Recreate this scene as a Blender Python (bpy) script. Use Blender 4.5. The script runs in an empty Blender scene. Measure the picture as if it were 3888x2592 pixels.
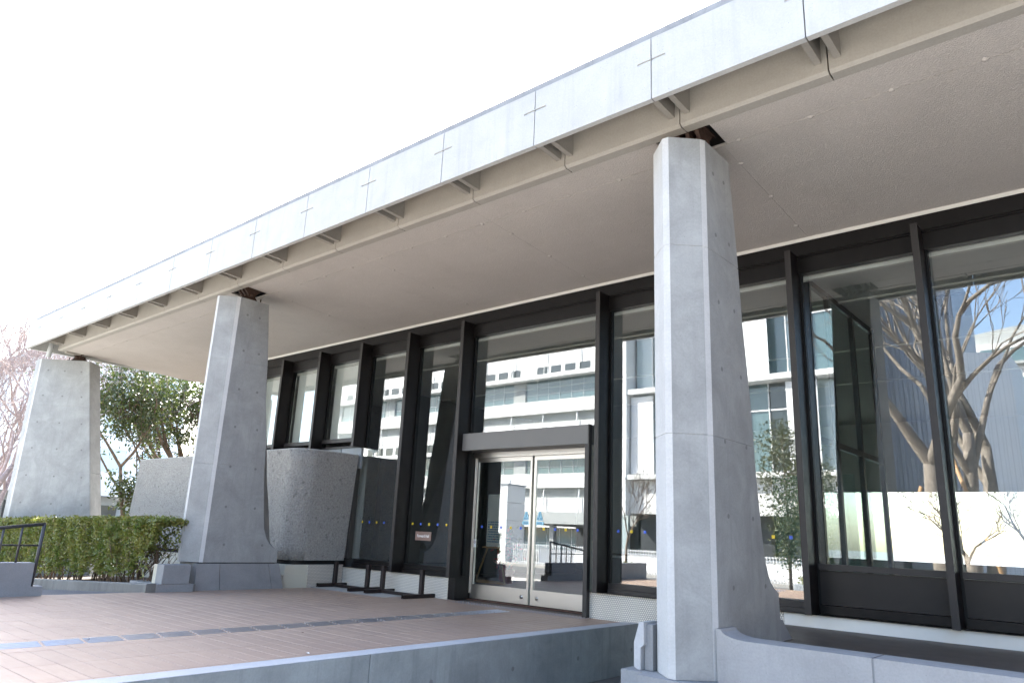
import bpy, math, random
import numpy as np
from mathutils import Matrix, Vector

random.seed(7)
RNG = np.random.default_rng(7)
SC = bpy.context.scene
COL = SC.collection
rad = math.radians

# ------------------------------------------------------------------ camera
YAW, PIT, ROL = 0.722521, 0.259705, 0.044449
fw = Vector((-math.sin(YAW) * math.cos(PIT), math.cos(YAW) * math.cos(PIT), math.sin(PIT)))
rt = Vector((math.cos(YAW), math.sin(YAW), 0.0))
up = rt.cross(fw)
r2 = math.cos(ROL) * rt + math.sin(ROL) * up
u2 = -math.sin(ROL) * rt + math.cos(ROL) * up
cam_d = bpy.data.cameras.new('camera')
cam = bpy.data.objects.new('camera', cam_d)
COL.objects.link(cam)
m = Matrix.Identity(4)
for i in range(3):
    m[i][0], m[i][1], m[i][2] = r2[i], u2[i], -fw[i]
m.translation = Vector((0.0, 0.0, 1.0))
cam.matrix_world = m
cam_d.sensor_width = 36.0
cam_d.lens = 36.0 * 2749.37 / 3888.0
cam_d.clip_start = 0.05
cam_d.clip_end = 3000.0
SC.camera = cam

# ------------------------------------------------------------------ sky, sun, exposure
SUN_EL = rad(40.0)
SUN_TO = Vector((-0.84, 0.54, 0.0)).normalized() * math.cos(SUN_EL) + Vector((0, 0, math.sin(SUN_EL)))
world = bpy.data.worlds.new('World')
SC.world = world
world.use_nodes = True
wn = world.node_tree
for n in list(wn.nodes):
    wn.nodes.remove(n)
sky = wn.nodes.new('ShaderNodeTexSky')
sky.sky_type = 'NISHITA'
sky.sun_disc = False
sky.sun_elevation = SUN_EL
sky.sun_rotation = math.atan2(SUN_TO.x, SUN_TO.y)
sky.air_density = 1.0
sky.dust_density = 2.0
sky.ozone_density = 1.2
bg = wn.nodes.new('ShaderNodeBackground')
bg.inputs['Strength'].default_value = 0.15
wo = wn.nodes.new('ShaderNodeOutputWorld')
wn.links.new(sky.outputs[0], bg.inputs[0])
wn.links.new(bg.outputs[0], wo.inputs[0])

sun_d = bpy.data.lights.new('sun', 'SUN')
sun_d.energy = 5.0
sun_d.angle = rad(0.53)
sun_d.color = (1.0, 0.955, 0.88)
sun = bpy.data.objects.new('sun', sun_d)
COL.objects.link(sun)
sun.rotation_euler = SUN_TO.to_track_quat('Z', 'Y').to_euler()
sun.location = (0, 0, 60)

vs = SC.view_settings
vs.view_transform = 'Standard'
vs.look = 'None'
vs.gamma = 1.0
vs.use_curve_mapping = False
vs.exposure = 2.78
SC.render.engine = 'CYCLES'
cy = SC.cycles
cy.max_bounces = 7
cy.diffuse_bounces = 4
cy.glossy_bounces = 4
cy.transmission_bounces = 4
cy.transparent_max_bounces = 20
cy.caustics_reflective = False
cy.caustics_refractive = False
cy.sample_clamp_indirect = 6.0
cy.use_denoising = True

# ------------------------------------------------------------------ materials
MATS = {}


class NT:
    def __init__(self, name):
        self.m = bpy.data.materials.new(name)
        self.m.use_nodes = True
        self.t = self.m.node_tree
        self.b = self.t.nodes['Principled BSDF']
        self.out = self.t.nodes['Material Output']
        self.pos = None
        MATS[name] = self.m

    def n(self, kind, **kw):
        nd = self.t.nodes.new(kind)
        for k, v in kw.items():
            if k.startswith('i_'):
                key = k[2:]
                key = int(key) if key.isdigit() else key
                nd.inputs[key].default_value = v
            else:
                setattr(nd, k, v)
        return nd

    def l(self, a, b):
        self.t.links.new(a, b)

    def position(self, scale=(1, 1, 1), obj=False):
        if obj:
            src = self.n('ShaderNodeTexCoord').outputs['Object']
        else:
            src = self.n('ShaderNodeNewGeometry').outputs['Position']
        mp = self.n('ShaderNodeMapping')
        mp.inputs['Scale'].default_value = scale
        self.l(src, mp.inputs['Vector'])
        return mp.outputs[0]

    def noise(self, scale, detail=4.0, rough=0.55, vec=None, dist=0.0):
        nd = self.n('ShaderNodeTexNoise')
        nd.inputs['Scale'].default_value = scale
        nd.inputs['Detail'].default_value = detail
        nd.inputs['Roughness'].default_value = rough
        nd.inputs['Distortion'].default_value = dist
        self.l(vec if vec is not None else self.position(), nd.inputs['Vector'])
        return nd.outputs['Fac']

    def ramp(self, fac, stops):
        r = self.n('ShaderNodeValToRGB')
        els = r.color_ramp.elements
        while len(els) < len(stops):
            els.new(0.5)
        for e, (p, c) in zip(els, stops):
            e.position = p
            e.color = (c[0], c[1], c[2], 1.0) if hasattr(c, '__len__') else (c, c, c, 1.0)
        self.l(fac, r.inputs['Fac'])
        return r.outputs['Color']

    def mix(self, fac, a, b, mode='MIX'):
        mx = self.n('ShaderNodeMix', data_type='RGBA', blend_type=mode)
        for ix, v in ((0, fac), (6, a), (7, b)):
            s = mx.inputs[ix]
            if hasattr(v, 'node'):
                self.l(v, s)
            elif hasattr(v, '__len__'):
                s.default_value = (v[0], v[1], v[2], 1.0)
            else:
                s.default_value = v if ix == 0 else (v, v, v, 1.0)
        return mx.outputs[2]

    def math(self, op, a, b=0.0, c=None):
        nd = self.n('ShaderNodeMath', operation=op)
        for s, v in zip(nd.inputs, (a, b, c)):
            if v is None:
                continue
            if hasattr(v, 'node'):
                self.l(v, s)
            else:
                s.default_value = v
        return nd.outputs[0]

    def bump(self, h, strength=0.3, dist=0.01, chain=None):
        b = self.n('ShaderNodeBump')
        b.inputs['Strength'].default_value = strength
        b.inputs['Distance'].default_value = dist
        self.l(h, b.inputs['Height'])
        if chain is not None:
            self.l(chain, b.inputs['Normal'])
        return b.outputs[0]

    def set(self, col=None, rough=None, normal=None, metal=None, spec=None):
        for key, v in (('Base Color', col), ('Roughness', rough), ('Normal', normal), ('Metallic', metal),
                       ('Specular IOR Level', spec)):
            if v is None:
                continue
            s = self.b.inputs[key]
            if hasattr(v, 'node'):
                self.l(v, s)
            elif hasattr(v, '__len__'):
                s.default_value = (v[0], v[1], v[2], 1.0)
            else:
                s.default_value = v
        return self.m


def sc3(c, k):
    return (c[0] * k, c[1] * k, c[2] * k)


def concrete(name, col, var=0.12, streak=0.0, pits=0.25, bump=0.25, rough=0.85, stain=None):
    t = NT(name)
    big = t.noise(0.9, 5, 0.6)
    mid = t.noise(5.0, 5, 0.65)
    fine = t.noise(60.0, 3, 0.6)
    c = t.mix(big, sc3(col, 1 - var), sc3(col, 1 + var))
    cloud = t.noise(2.4, 6, 0.68, None, 0.6)
    c = t.mix(t.ramp(cloud, [(0.34, 0.0), (0.66, 1.0)]), t.mix(1.0, c, (1 - var * .75,) * 3, 'MULTIPLY'), t.mix(1.0, c, (1 + var * .55,) * 3, 'MULTIPLY'))
    c = t.mix(t.ramp(mid, [(0.3, 0.0), (0.7, 1.0)]), c, t.mix(1.0, c, (1 + var * .5,) * 3, 'MULTIPLY'))
    c = t.mix(0.16, c, t.ramp(fine, [(0.3, sc3(col, .6)), (0.7, sc3(col, 1.35))]))
    if streak:
        st = t.noise(1.0, 5, 0.7, t.position((9, 9, 0.55)))
        f = t.ramp(st, [(0.52, 0.0), (0.75, streak)])
        c = t.mix(f, c, stain or sc3(col, 0.45))
    vo = t.n('ShaderNodeTexVoronoi', i_Scale=34.0)
    t.l(t.position(), vo.inputs['Vector'])
    gate = t.ramp(t.noise(7.0, 2), [(0.52, 0.0), (0.6, 1.0)])
    pit = t.math('MULTIPLY', t.ramp(vo.outputs['Distance'], [(0.05, 1.0), (0.11, 0.0)]), gate)
    c = t.mix(t.math('MULTIPLY', pit, pits * 2), c, sc3(col, 0.3))
    h = t.math('SUBTRACT', t.math('ADD', t.math('MULTIPLY', mid, 0.6), t.math('MULTIPLY', fine, 0.25)), t.math('MULTIPLY', pit, 0.5))
    return t.set(c, rough, t.bump(h, bump, 0.012))


def plain(name, col, rough=0.5, metal=0.0, var=0.06, spec=None, nscale=8.0, bump=0.0):
    t = NT(name)
    nz = t.noise(nscale, 4, 0.6)
    c = t.mix(nz, sc3(col, 1 - var), sc3(col, 1 + var))
    r = t.math('ADD', t.math('MULTIPLY', t.noise(nscale * 1.7, 3), 0.16), rough - 0.08)
    nb = t.bump(t.noise(nscale * 12, 2), bump, 0.004) if bump else None
    return t.set(c, r, nb, metal, spec)


concrete('pillar_concrete', (0.292, 0.299, 0.293), 0.24, 0.42, 0.45, 0.25, stain=(0.215, 0.215, 0.215))
concrete('edge_lit_facet_concrete', (0.46, 0.462, 0.455), 0.10, 0.1, 0.3, 0.3)
concrete('fascia_concrete', (0.43, 0.435, 0.425), 0.09, 0.34, 0.8, 0.25, stain=(0.28, 0.28, 0.245))
concrete('deck_wall_concrete', (0.25, 0.272, 0.268), 0.25, 0.5, 0.25, 0.3, stain=(0.13, 0.145, 0.145))
concrete('parapet_concrete', (0.30, 0.30, 0.30), 0.16, 0.15, 0.3, 0.45, stain=(0.18, 0.18, 0.19))
concrete('coping_concrete', (0.42, 0.425, 0.43), 0.08, 0.0, 0.3, 0.3)
concrete('roof_upstand', (0.25, 0.255, 0.26), 0.2, 0.3, 0.3, 0.3)
concrete('old_kerb', (0.155, 0.152, 0.14), 0.3, 0.6, 0.5, 0.8, stain=(0.06, 0.062, 0.052))
concrete('plinth_concrete', (0.25, 0.255, 0.26), 0.15, 0.15, 0.4, 0.3, stain=(0.15, 0.155, 0.135))
concrete('hole_concrete', (0.185, 0.185, 0.185), 0.1, 0, 0.2, 0.2)
concrete('beam_paint', (0.35, 0.333, 0.295), 0.06, 0.15, 0.15, 0.12, 0.7, stain=(0.26, 0.24, 0.20))
concrete('bracket_paint', (0.27, 0.255, 0.225), 0.05, 0.05, 0.15, 0.12, 0.7)
concrete('far_wall', (0.74, 0.74, 0.72), 0.04, 0.1, 0.05, 0.05)
concrete('far_grey', (0.40, 0.42, 0.41), 0.06, 0.1, 0.05, 0.05)

# sprayed soffit
t = NT('soffit_spray')
big = t.ramp(t.noise(0.8, 6, 0.65), [(0.3, 0.0), (0.7, 1.0)])
c = t.mix(big, (0.44, 0.41, 0.375), (0.53, 0.50, 0.462))
c = t.mix(t.ramp(t.noise(2.3, 5, 0.7), [(0.58, 0.0), (0.78, 0.35)]), c, (0.30, 0.27, 0.235))
f1 = t.noise(85.0, 3, 0.5)
f2 = t.noise(160.0, 2, 0.5)
c = t.mix(0.35, c, t.ramp(f1, [(0.35, (0.31, 0.285, 0.258)), (0.65, (0.55, 0.515, 0.48))]))
t.set(c, 0.9, t.bump(t.math('ADD', t.ramp(f1, [(0.38, 0.0), (0.62, 1.0)]), t.math('MULTIPLY', f2, 0.4)), 0.42, 0.008))

# hammered rough wall
t = NT('hammered_concrete')
v1 = t.n('ShaderNodeTexVoronoi', i_Scale=38.0)
t.l(t.position((1, 1, 0.85)), v1.inputs['Vector'])
n1 = t.noise(34.0, 6, 0.75)
n3 = t.noise(11.0, 4, 0.6)
n2 = t.noise(1.6, 5, 0.6)
c = t.mix(n2, (0.28, 0.278, 0.268), (0.46, 0.452, 0.43))
c = t.mix(0.55, c, t.ramp(n1, [(0.3, (0.11, 0.11, 0.108)), (0.66, (0.50, 0.49, 0.465))]))
pits = t.ramp(n3, [(0.60, 0.0), (0.68, 1.0)])
c = t.mix(t.math('MULTIPLY', pits, 0.5), c, (0.10, 0.10, 0.10))
h = t.math('SUBTRACT', t.math('ADD', n1, t.math('MULTIPLY', v1.outputs['Distance'], 0.6)), t.math('MULTIPLY', pits, 0.5))
t.set(c, 0.75, t.bump(h, 1.0, 0.03))

# penny-round mosaic
def mosaic(name, tile, grout):
    t = NT(name)
    p = t.n('ShaderNodeNewGeometry').outputs['Position']
    sx = t.n('ShaderNodeSeparateXYZ')
    t.l(p, sx.inputs[0])
    s = 0.027
    a = t.math('MULTIPLY', t.math('ADD', sx.outputs[0], sx.outputs[1]), 1 / s)
    z = t.math('MULTIPLY', sx.outputs[2], 1 / (s * 1.732))

    def lat(o):
        fx = t.math('SUBTRACT', t.math('FRACT', t.math('ADD', a, o)), 0.5)
        fz = t.math('MULTIPLY', t.math('SUBTRACT', t.math('FRACT', t.math('ADD', z, o)), 0.5), 1.732)
        return t.math('SQRT', t.math('ADD', t.math('MULTIPLY', fx, fx), t.math('MULTIPLY', fz, fz)))
    d = t.math('MINIMUM', lat(0.0), lat(0.5))
    msk = t.ramp(d, [(0.40, 1.0), (0.46, 0.0)])
    c = t.mix(msk, grout, t.mix(t.noise(3.0), sc3(tile, 0.9), sc3(tile, 1.08)))
    t.set(c, t.math('SUBTRACT', 0.75, t.math('MULTIPLY', msk, 0.5)), t.bump(t.ramp(d, [(0.3, 1.0), (0.46, 0.0)]), 0.5, 0.006))


mosaic('mosaic_tile', (0.74, 0.70, 0.62), (0.20, 0.185, 0.165))

# deck tile
t = NT('deck_tile')
oi = t.n('ShaderNodeObjectInfo')
g = t.noise(3.0, 6, 0.65, t.position((1.2, 9, 1)), 0.4)
c = t.mix(g, (0.315, 0.218, 0.160), (0.455, 0.335, 0.252))
c = t.mix(t.math('MULTIPLY', oi.outputs['Random'], 0.45), c, (0.33, 0.236, 0.178))
c = t.mix(t.ramp(t.noise(14, 4, 0.6, t.position((0.5, 3, 1))), [(0.6, 0.0), (0.75, 0.35)]), c, (0.55, 0.44, 0.38))
c = t.mix(t.ramp(t.noise(0.8, 4), [(0.42, 0.0), (0.72, 0.5)]), c, (0.27, 0.19, 0.15))
t.set(c, t.math('ADD', 0.42, t.math('MULTIPLY', t.noise(5, 4), 0.22)), t.bump(t.noise(90, 3), 0.12, 0.004), spec=0.35)
plain('grout', (0.165, 0.118, 0.092), 0.9)
plain('pale_floor', (0.40, 0.39, 0.365), 0.8, var=0.1)
plain('dark_floor', (0.09, 0.074, 0.062), 0.55, var=0.15, nscale=2.5)
plain('interior_floor', (0.10, 0.085, 0.08), 0.35, var=0.15, nscale=2.0)

plain('dark_bronze', (0.0065, 0.0053, 0.0052), 0.42, 0.0, 0.12, 0.3, 5.0)
plain('mullion_face', (0.030, 0.027, 0.026), 0.45, 0.0, 0.06, 0.35)
plain('black_seal_gap', (0.004, 0.004, 0.0043), 0.5, 0, 0.06, 0.25)
plain('kick_panel', (0.021, 0.018, 0.0165), 0.45, 0.0, 0.3, 0.3, 2.5)
plain('canopy_metal', (0.155, 0.153, 0.148), 0.5, 0.0, 0.03, 0.3)
plain('portal_post', (0.036, 0.034, 0.033), 0.42, 0.0, 0.06, 0.35)
MATS['steel'] = (lambda t: t.set((0.52, 0.50, 0.47), 0.36, None, 1.0))(NT('steel'))
plain('white_trim', (0.66, 0.645, 0.60), 0.7)
plain('cream_paint', (0.54, 0.52, 0.43), 0.75, var=0.08, nscale=2.0)
plain('rusty_iron', (0.06, 0.033, 0.022), 0.75, 0.1, 0.45, nscale=20, bump=0.6)
plain('brown_steel', (0.024, 0.016, 0.0145), 0.45, 0.2, 0.2, nscale=6)
plain('rail_paint', (0.05, 0.05, 0.054), 0.4, 0.0, 0.06)
MATS['tactile_bar'] = (lambda t: t.set((0.62, 0.62, 0.64), 0.28, None, 0.8))(NT('tactile_bar'))
plain('stud', (0.30, 0.30, 0.32), 0.32, 0.6, 0.05)
plain('drain_pipe', (0.42, 0.44, 0.44), 0.5)
plain('sign_brown', (0.235, 0.155, 0.125), 0.5)
plain('sign_white', (0.85, 0.85, 0.83), 0.6, var=0.01)
plain('sticker_blue', (0.055, 0.13, 0.62), 0.5, var=0.01)
plain('sticker_yellow', (0.78, 0.55, 0.03), 0.5, var=0.01)
plain('sticker_cyan', (0.33, 0.62, 0.74), 0.5, var=0.01)
plain('sticker_ink', (0.10, 0.22, 0.33), 0.5, var=0.01)
plain('interior_wall', (0.42, 0.43, 0.42), 0.8)
plain('interior_ceiling', (0.5, 0.5, 0.48), 0.9)
plain('interior_dark', (0.03, 0.032, 0.034), 0.6)
plain('teal_board', (0.06, 0.15, 0.135), 0.35)
plain('blind_fabric', (0.85, 0.84, 0.80), 0.85, nscale=3)
plain('pine_wood', (0.42, 0.26, 0.13), 0.6, var=0.15)
plain('terracotta', (0.25, 0.04, 0.035), 0.5)
plain('blocker_brown', (0.17, 0.125, 0.105), 0.85, var=0.25, nscale=6)
plain('asphalt', (0.14, 0.138, 0.135), 0.9, var=0.2, nscale=30, bump=0.5)
plain('ramp_asphalt', (0.085, 0.087, 0.095), 0.9, var=0.2, nscale=30, bump=0.5)
concrete('forecourt_paving', (0.52, 0.49, 0.44), 0.1, 0, 0.3, 0.3)
plain('soil', (0.07, 0.05, 0.035), 0.95, var=0.3, nscale=20, bump=0.6)
plain('paper', (0.72, 0.72, 0.68), 0.8, var=0.01)
plain('roof_membrane', (0.30, 0.31, 0.32), 0.85, var=0.2)
plain('white_panel', (0.76, 0.77, 0.77), 0.5, var=0.02)
plain('grey_panel', (0.28, 0.31, 0.34), 0.5)
plain('slate_cladding', (0.36, 0.39, 0.44), 0.45, 0.3, 0.08, nscale=1.5)
plain('dark_void', (0.035, 0.04, 0.045), 0.7)
plain('white_metal', (0.75, 0.76, 0.76), 0.4)
plain('red_leaf', (0.42, 0.03, 0.045), 0.6, var=0.3)
plain('brown_cloth', (0.10, 0.05, 0.035), 0.8)
plain('navy_cloth', (0.03, 0.045, 0.07), 0.85)


def leaf_mat(name, a, b, c_, rough=0.45, trans=0.25):
    t = NT(name)
    nz = t.noise(3.5, 4, 0.6)
    n2_ = t.noise(22.0, 2)
    c = t.mix(t.ramp(nz, [(0.32, 0.0), (0.68, 1.0)]), a, b)
    c = t.mix(t.ramp(n2_, [(0.56, 0.0), (0.66, 0.8)]), c, c_)
    t.set(c, rough)
    tr = t.n('ShaderNodeBsdfTranslucent')
    t.l(t.mix(1.0, c, (1.25, 1.35, 0.7), 'MULTIPLY'), tr.inputs[0])
    mx = t.n('ShaderNodeMixShader', i_0=trans)
    t.l(t.b.outputs[0], mx.inputs[1])
    t.l(tr.outputs[0], mx.inputs[2])
    t.l(mx.outputs[0], t.out.inputs[0])


leaf_mat('hedge_leaf', (0.10, 0.15, 0.03), (0.23, 0.225, 0.06), (0.21, 0.14, 0.05))
leaf_mat('evergreen_leaf', (0.03, 0.05, 0.016), (0.07, 0.088, 0.028), (0.17, 0.165, 0.06), 0.26, 0.24)
leaf_mat('osmanthus_leaf', (0.035, 0.05, 0.014), (0.09, 0.10, 0.03), (0.14, 0.12, 0.04), 0.4)
leaf_mat('planter_leaf', (0.10, 0.13, 0.02), (0.20, 0.21, 0.04), (0.22, 0.18, 0.05))
leaf_mat('russet_leaf', (0.13, 0.045, 0.025), (0.20, 0.08, 0.04), (0.12, 0.07, 0.03))
leaf_mat('palm_leaf', (0.02, 0.05, 0.02), (0.04, 0.08, 0.03), (0.06, 0.09, 0.03))


def bark(name, a, b):
    t = NT(name)
    nz = t.noise(5.0, 6, 0.7, t.position((1, 1, 0.35)))
    pt = t.noise(9.0, 3, 0.5)
    c = t.mix(nz, a, b)
    c = t.mix(t.ramp(pt, [(0.55, 0.0), (0.63, 0.8)]), c, sc3(b, 1.25))
    t.set(c, 0.9, t.bump(nz, 0.7, 0.02))


bark('grey_bark', (0.10, 0.085, 0.07), (0.24, 0.205, 0.17))
bark('brown_bark', (0.085, 0.06, 0.042), (0.17, 0.12, 0.08))
bark('cherry_bark', (0.20, 0.15, 0.135), (0.36, 0.29, 0.27))


def glass(name, f0, tint, rough=0.0):
    t = NT(name)
    t.t.nodes.remove(t.b)
    tr = t.n('ShaderNodeBsdfTransparent')
    tr.inputs[0].default_value = (*tint, 1)
    gl = t.n('ShaderNodeBsdfGlossy')
    gl.inputs['Roughness'].default_value = rough
    gl.inputs[0].default_value = (0.97, 0.985, 1.0, 1)
    lw = t.n('ShaderNodeLayerWeight', i_Blend=0.5)
    p5 = t.math('POWER', lw.outputs['Facing'], 5.0)
    fac = t.math('ADD', f0, t.math('MULTIPLY', p5, 1 - f0))
    mx = t.n('ShaderNodeMixShader')
    t.l(fac, mx.inputs[0])
    t.l(tr.outputs[0], mx.inputs[1])
    t.l(gl.outputs[0], mx.inputs[2])
    t.l(mx.outputs[0], t.out.inputs[0])
    # gentle unevenness of float glass
    nz = t.noise(0.8, 2)
    t.l(t.bump(nz, 0.02, 0.01), gl.inputs['Normal'])


glass('screen_glass', 0.16, (0.80, 0.91, 0.87))
glass('window_glass', 0.14, (0.92, 0.945, 0.94))
glass('inner_glass', 0.06, (0.94, 0.965, 0.96))
plain('far_glass', (0.10, 0.17, 0.185), 0.06, 0.0, 0.05, 1.0)
plain('far_glass_dark', (0.03, 0.045, 0.05), 0.06, 0.0, 0.05, 1.0)
plain('pale_glass', (0.42, 0.50, 0.51), 0.1, 0.0, 0.05, 1.0)

# perforated white screen
t = NT('perforated_screen')
vo = t.n('ShaderNodeTexVoronoi', i_Scale=11.0, i_Randomness=0.0)
t.l(t.position(), vo.inputs['Vector'])
t.set(t.ramp(vo.outputs['Distance'], [(0.25, (0.30, 0.33, 0.33)), (0.33, (0.78, 0.79, 0.79))]), 0.6)

# ------------------------------------------------------------------ mesh helpers
ORG = {}


class MB:
    def __init__(self):
        self.v = []
        self.f = []
        self.sm = []

    def add(self, vs_, fs_, smooth=False):
        o = len(self.v)
        self.v.extend([tuple(p) for p in vs_])
        self.f.extend([tuple(i + o for i in f) for f in fs_])
        self.sm.extend([smooth] * len(fs_))
        return self

    def box(self, x0, x1, y0, y1, z0, z1):
        v = [(x, y, z) for z in (z0, z1) for y in (y0, y1) for x in (x0, x1)]
        f = [(0, 2, 3, 1), (4, 5, 7, 6), (0, 1, 5, 4), (2, 6, 7, 3), (0, 4, 6, 2), (1, 3, 7, 5)]
        return self.add(v, f)

    def bbox(self, x0, x1, y0, y1, z0, z1, b=0.006):
        """box with chamfered edges (8 corners -> 24 verts)"""
        X, Y, Z = (x0, x1), (y0, y1), (z0, z1)
        vid = {}
        vv = []
        for i in range(2):
            for j in range(2):
                for k in range(2):
                    sx, sy, sz = (b if i == 0 else -b), (b if j == 0 else -b), (b if k == 0 else -b)
                    p = (X[i], Y[j], Z[k])
                    for ax, q in enumerate(((p[0], p[1] + sy, p[2] + sz), (p[0] + sx, p[1], p[2] + sz), (p[0] + sx, p[1] + sy, p[2]))):
                        vid[(i, j, k, ax)] = len(vv)
                        vv.append(q)
        ff = []
        for s in range(2):
            q = [vid[(s, 0, 0, 0)], vid[(s, 1, 0, 0)], vid[(s, 1, 1, 0)], vid[(s, 0, 1, 0)]]
            ff.append(q if s else q[::-1])
            q = [vid[(0, s, 0, 1)], vid[(0, s, 1, 1)], vid[(1, s, 1, 1)], vid[(1, s, 0, 1)]]
            ff.append(q if s else q[::-1])
            q = [vid[(0, 0, s, 2)], vid[(1, 0, s, 2)], vid[(1, 1, s, 2)], vid[(0, 1, s, 2)]]
            ff.append(q if s else q[::-1])
        for a in range(2):
            for c_ in range(2):
                ff.append([vid[(0, a, c_, 1)], vid[(1, a, c_, 1)], vid[(1, a, c_, 2)], vid[(0, a, c_, 2)]])
                ff.append([vid[(a, 0, c_, 0)], vid[(a, 1, c_, 0)], vid[(a, 1, c_, 2)], vid[(a, 0, c_, 2)]])
                ff.append([vid[(a, c_, 0, 0)], vid[(a, c_, 1, 0)], vid[(a, c_, 1, 1)], vid[(a, c_, 0, 1)]])
        for i in range(2):
            for j in range(2):
                for k in range(2):
                    ff.append([vid[(i, j, k, 0)], vid[(i, j, k, 1)], vid[(i, j, k, 2)]])
        return self.add(vv, ff)

    def prism(self, poly, axis, a, b):
        """poly: 2D points; axis 0 -> (y,z), 1 -> (x,z), 2 -> (x,y)"""
        def P(p, t_):
            return ((t_, p[0], p[1]), (p[0], t_, p[1]), (p[0], p[1], t_))[axis]
        n = len(poly)
        v = [P(p, a) for p in poly] + [P(p, b) for p in poly]
        f = [tuple(range(n))[::-1], tuple(range(n, 2 * n))] + [(i, (i + 1) % n, n + (i + 1) % n, n + i) for i in range(n)]
        return self.add(v, f)

    def tube(self, pts, rads, sides=8, smooth=True, caps=True):
        pts = [Vector(p) for p in pts]
        if not hasattr(rads, '__len__'):
            rads = [rads] * len(pts)
        vv = []
        ref = Vector((0.0, 0.0, 1.0))
        for i, p in enumerate(pts):
            d = (pts[min(i + 1, len(pts) - 1)] - pts[max(i - 1, 0)]).normalized()
            rf = ref if abs(d.dot(ref)) < 0.95 else Vector((1, 0, 0))
            a = d.cross(rf).normalized()
            b = d.cross(a)
            for k in range(sides):
                an = 2 * math.pi * k / sides
                vv.append(p + (a * math.cos(an) + b * math.sin(an)) * rads[i])
        ff = []
        for i in range(len(pts) - 1):
            for k in range(sides):
                ff.append((i * sides + k, i * sides + (k + 1) % sides, (i + 1) * sides + (k + 1) % sides, (i + 1) * sides + k))
        if caps:
            ff.append(tuple(range(sides)))
            e = (len(pts) - 1) * sides
            ff.append(tuple(range(e, e + sides))[::-1])
        return self.add(vv, ff, smooth)

    def build(self, name, mat, parent=None, org=None, fix=True):
        me = bpy.data.meshes.new(name)
        if org is None:
            org = ORG.get(parent.name, (0, 0, 0)) if parent is not None else (0, 0, 0)
        o0 = np.array(org, float)
        va = np.array(self.v, float) - o0
        me.from_pydata(va.tolist(), [], self.f)
        if any(self.sm):
            me.polygons.foreach_set('use_smooth', self.sm)
        me.materials.append(MATS[mat])
        if fix:
            import bmesh
            bm = bmesh.new()
            bm.from_mesh(me)
            bmesh.ops.recalc_face_normals(bm, faces=bm.faces)
            bm.to_mesh(me)
            bm.free()
        ob = bpy.data.objects.new(name, me)
        COL.objects.link(ob)
        if parent is not None:
            ob.parent = parent
        else:
            ob.location = org
        ORG[ob.name] = tuple(org)
        return ob


def tag(o, label=None, cat=None, group=None, kind=None):
    if label:
        o['label'] = label
    if cat:
        o['category'] = cat
    if group:
        o['group'] = group
    if kind:
        o['kind'] = kind
    return o


def thing(name, label, cat, loc=(0, 0, 0), group=None):
    o = bpy.data.objects.new(name, None)
    o.empty_display_size = 0.2
    COL.objects.link(o)
    o.location = loc
    ORG[o.name] = tuple(loc)
    return tag(o, label, cat, group)


def inst(src, parent, loc, name=None):
    """copy one mesh part at another place (shared mesh)"""
    c_ = src.copy()
    COL.objects.link(c_)
    c_.parent = parent
    c_.location = loc
    if name:
        c_.name = name
    return c_


def P(name, mat, parent, *boxes, bev=0.0):
    mb = MB()
    for b in boxes:
        (mb.bbox(*b, b=bev) if bev else mb.box(*b))
    return mb.build(name, mat, parent)


# ------------------------------------------------------------------ ground
GZ = -0.55
g_ = MB()
g_.add([(-900, -900, GZ), (900, -900, GZ), (900, 900, GZ), (-900, 900, GZ)], [(0, 1, 2, 3)])
ground = g_.build('ground', 'asphalt')
tag(ground, 'grey asphalt ground around the hall', 'ground', kind='structure')

ap = MB().box(-60, 40, -4.5, 4.9, GZ - .2, GZ + 0.004).build('forecourt', 'forecourt_paving')  # pale tone chosen to bounce sunlight up under the soffit
tag(ap, 'pale concrete forecourt in front of the hall', 'pavement', kind='structure')
# deck body
DX0, DX1, DY0, DY1 = -10.74, -5.2, -1.4, 8.6
deck = MB().box(DX0, DX1 + 0.01, DY0, DY1, GZ - 0.1, -0.012).build('deck', 'grout')
tag(deck, 'raised entrance deck paved with pinkish brown plank tiles', 'deck', kind='structure')
MX, MY = 0.617, 0.1545
tile0 = MB().bbox(0.0022, MX - 0.0022, 0.0022, MY - 0.0022, -0.02, 0.0, 0.002)
cols = [DX1 - 0.075 - MX * (i + 1) for i in range(9)]
yrow0 = 1.773 - MY * 1
first = None
count = 0
rest = MB()
for r in range(-19, 44):
    y = yrow0 + r * MY
    if y > 8.22 or y < DY0:
        continue
    for ci, x in enumerate(cols + [DX1 - 0.075]):
        w = MX
        if ci == 9:
            w = 0.075
        if y > 7.5 - 0.02 and -10.95 < x + w < -8.45 + 0.0 and x < -8.6:
            continue
        y1 = min(y + MY, 8.24)
        if 1.6 < y < 6.25 and ci < 9:
            if first is None:
                first = tile0.build('tile', 'deck_tile', deck)
                first.location = (x, y, random.uniform(-0.0008, 0.0008))
            else:
                inst(first, deck, (x, y, random.uniform(-0.0008, 0.0008)))
            count += 1
        else:
            rest.box(x + 0.003, x + w - 0.003, y + 0.003, y1 - 0.003, -0.02, 0.0)
rt_ = rest.build('tile_field', 'deck_tile', deck)
rt_['kind'] = 'stuff'
P('pale_strip', 'pale_floor', deck, (-10.93, -8.56, 7.5, 8.245, -0.02, -0.002))

# lower footing / gallery floor to the right of the pillar
gal = MB().box(-3.18, 7.0, 5.78, 8.26, GZ, 0.19).build('gallery_floor', 'dark_floor')
tag(gal, 'dark brown floor of the raised gallery below the windows', 'floor', kind='structure')

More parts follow.
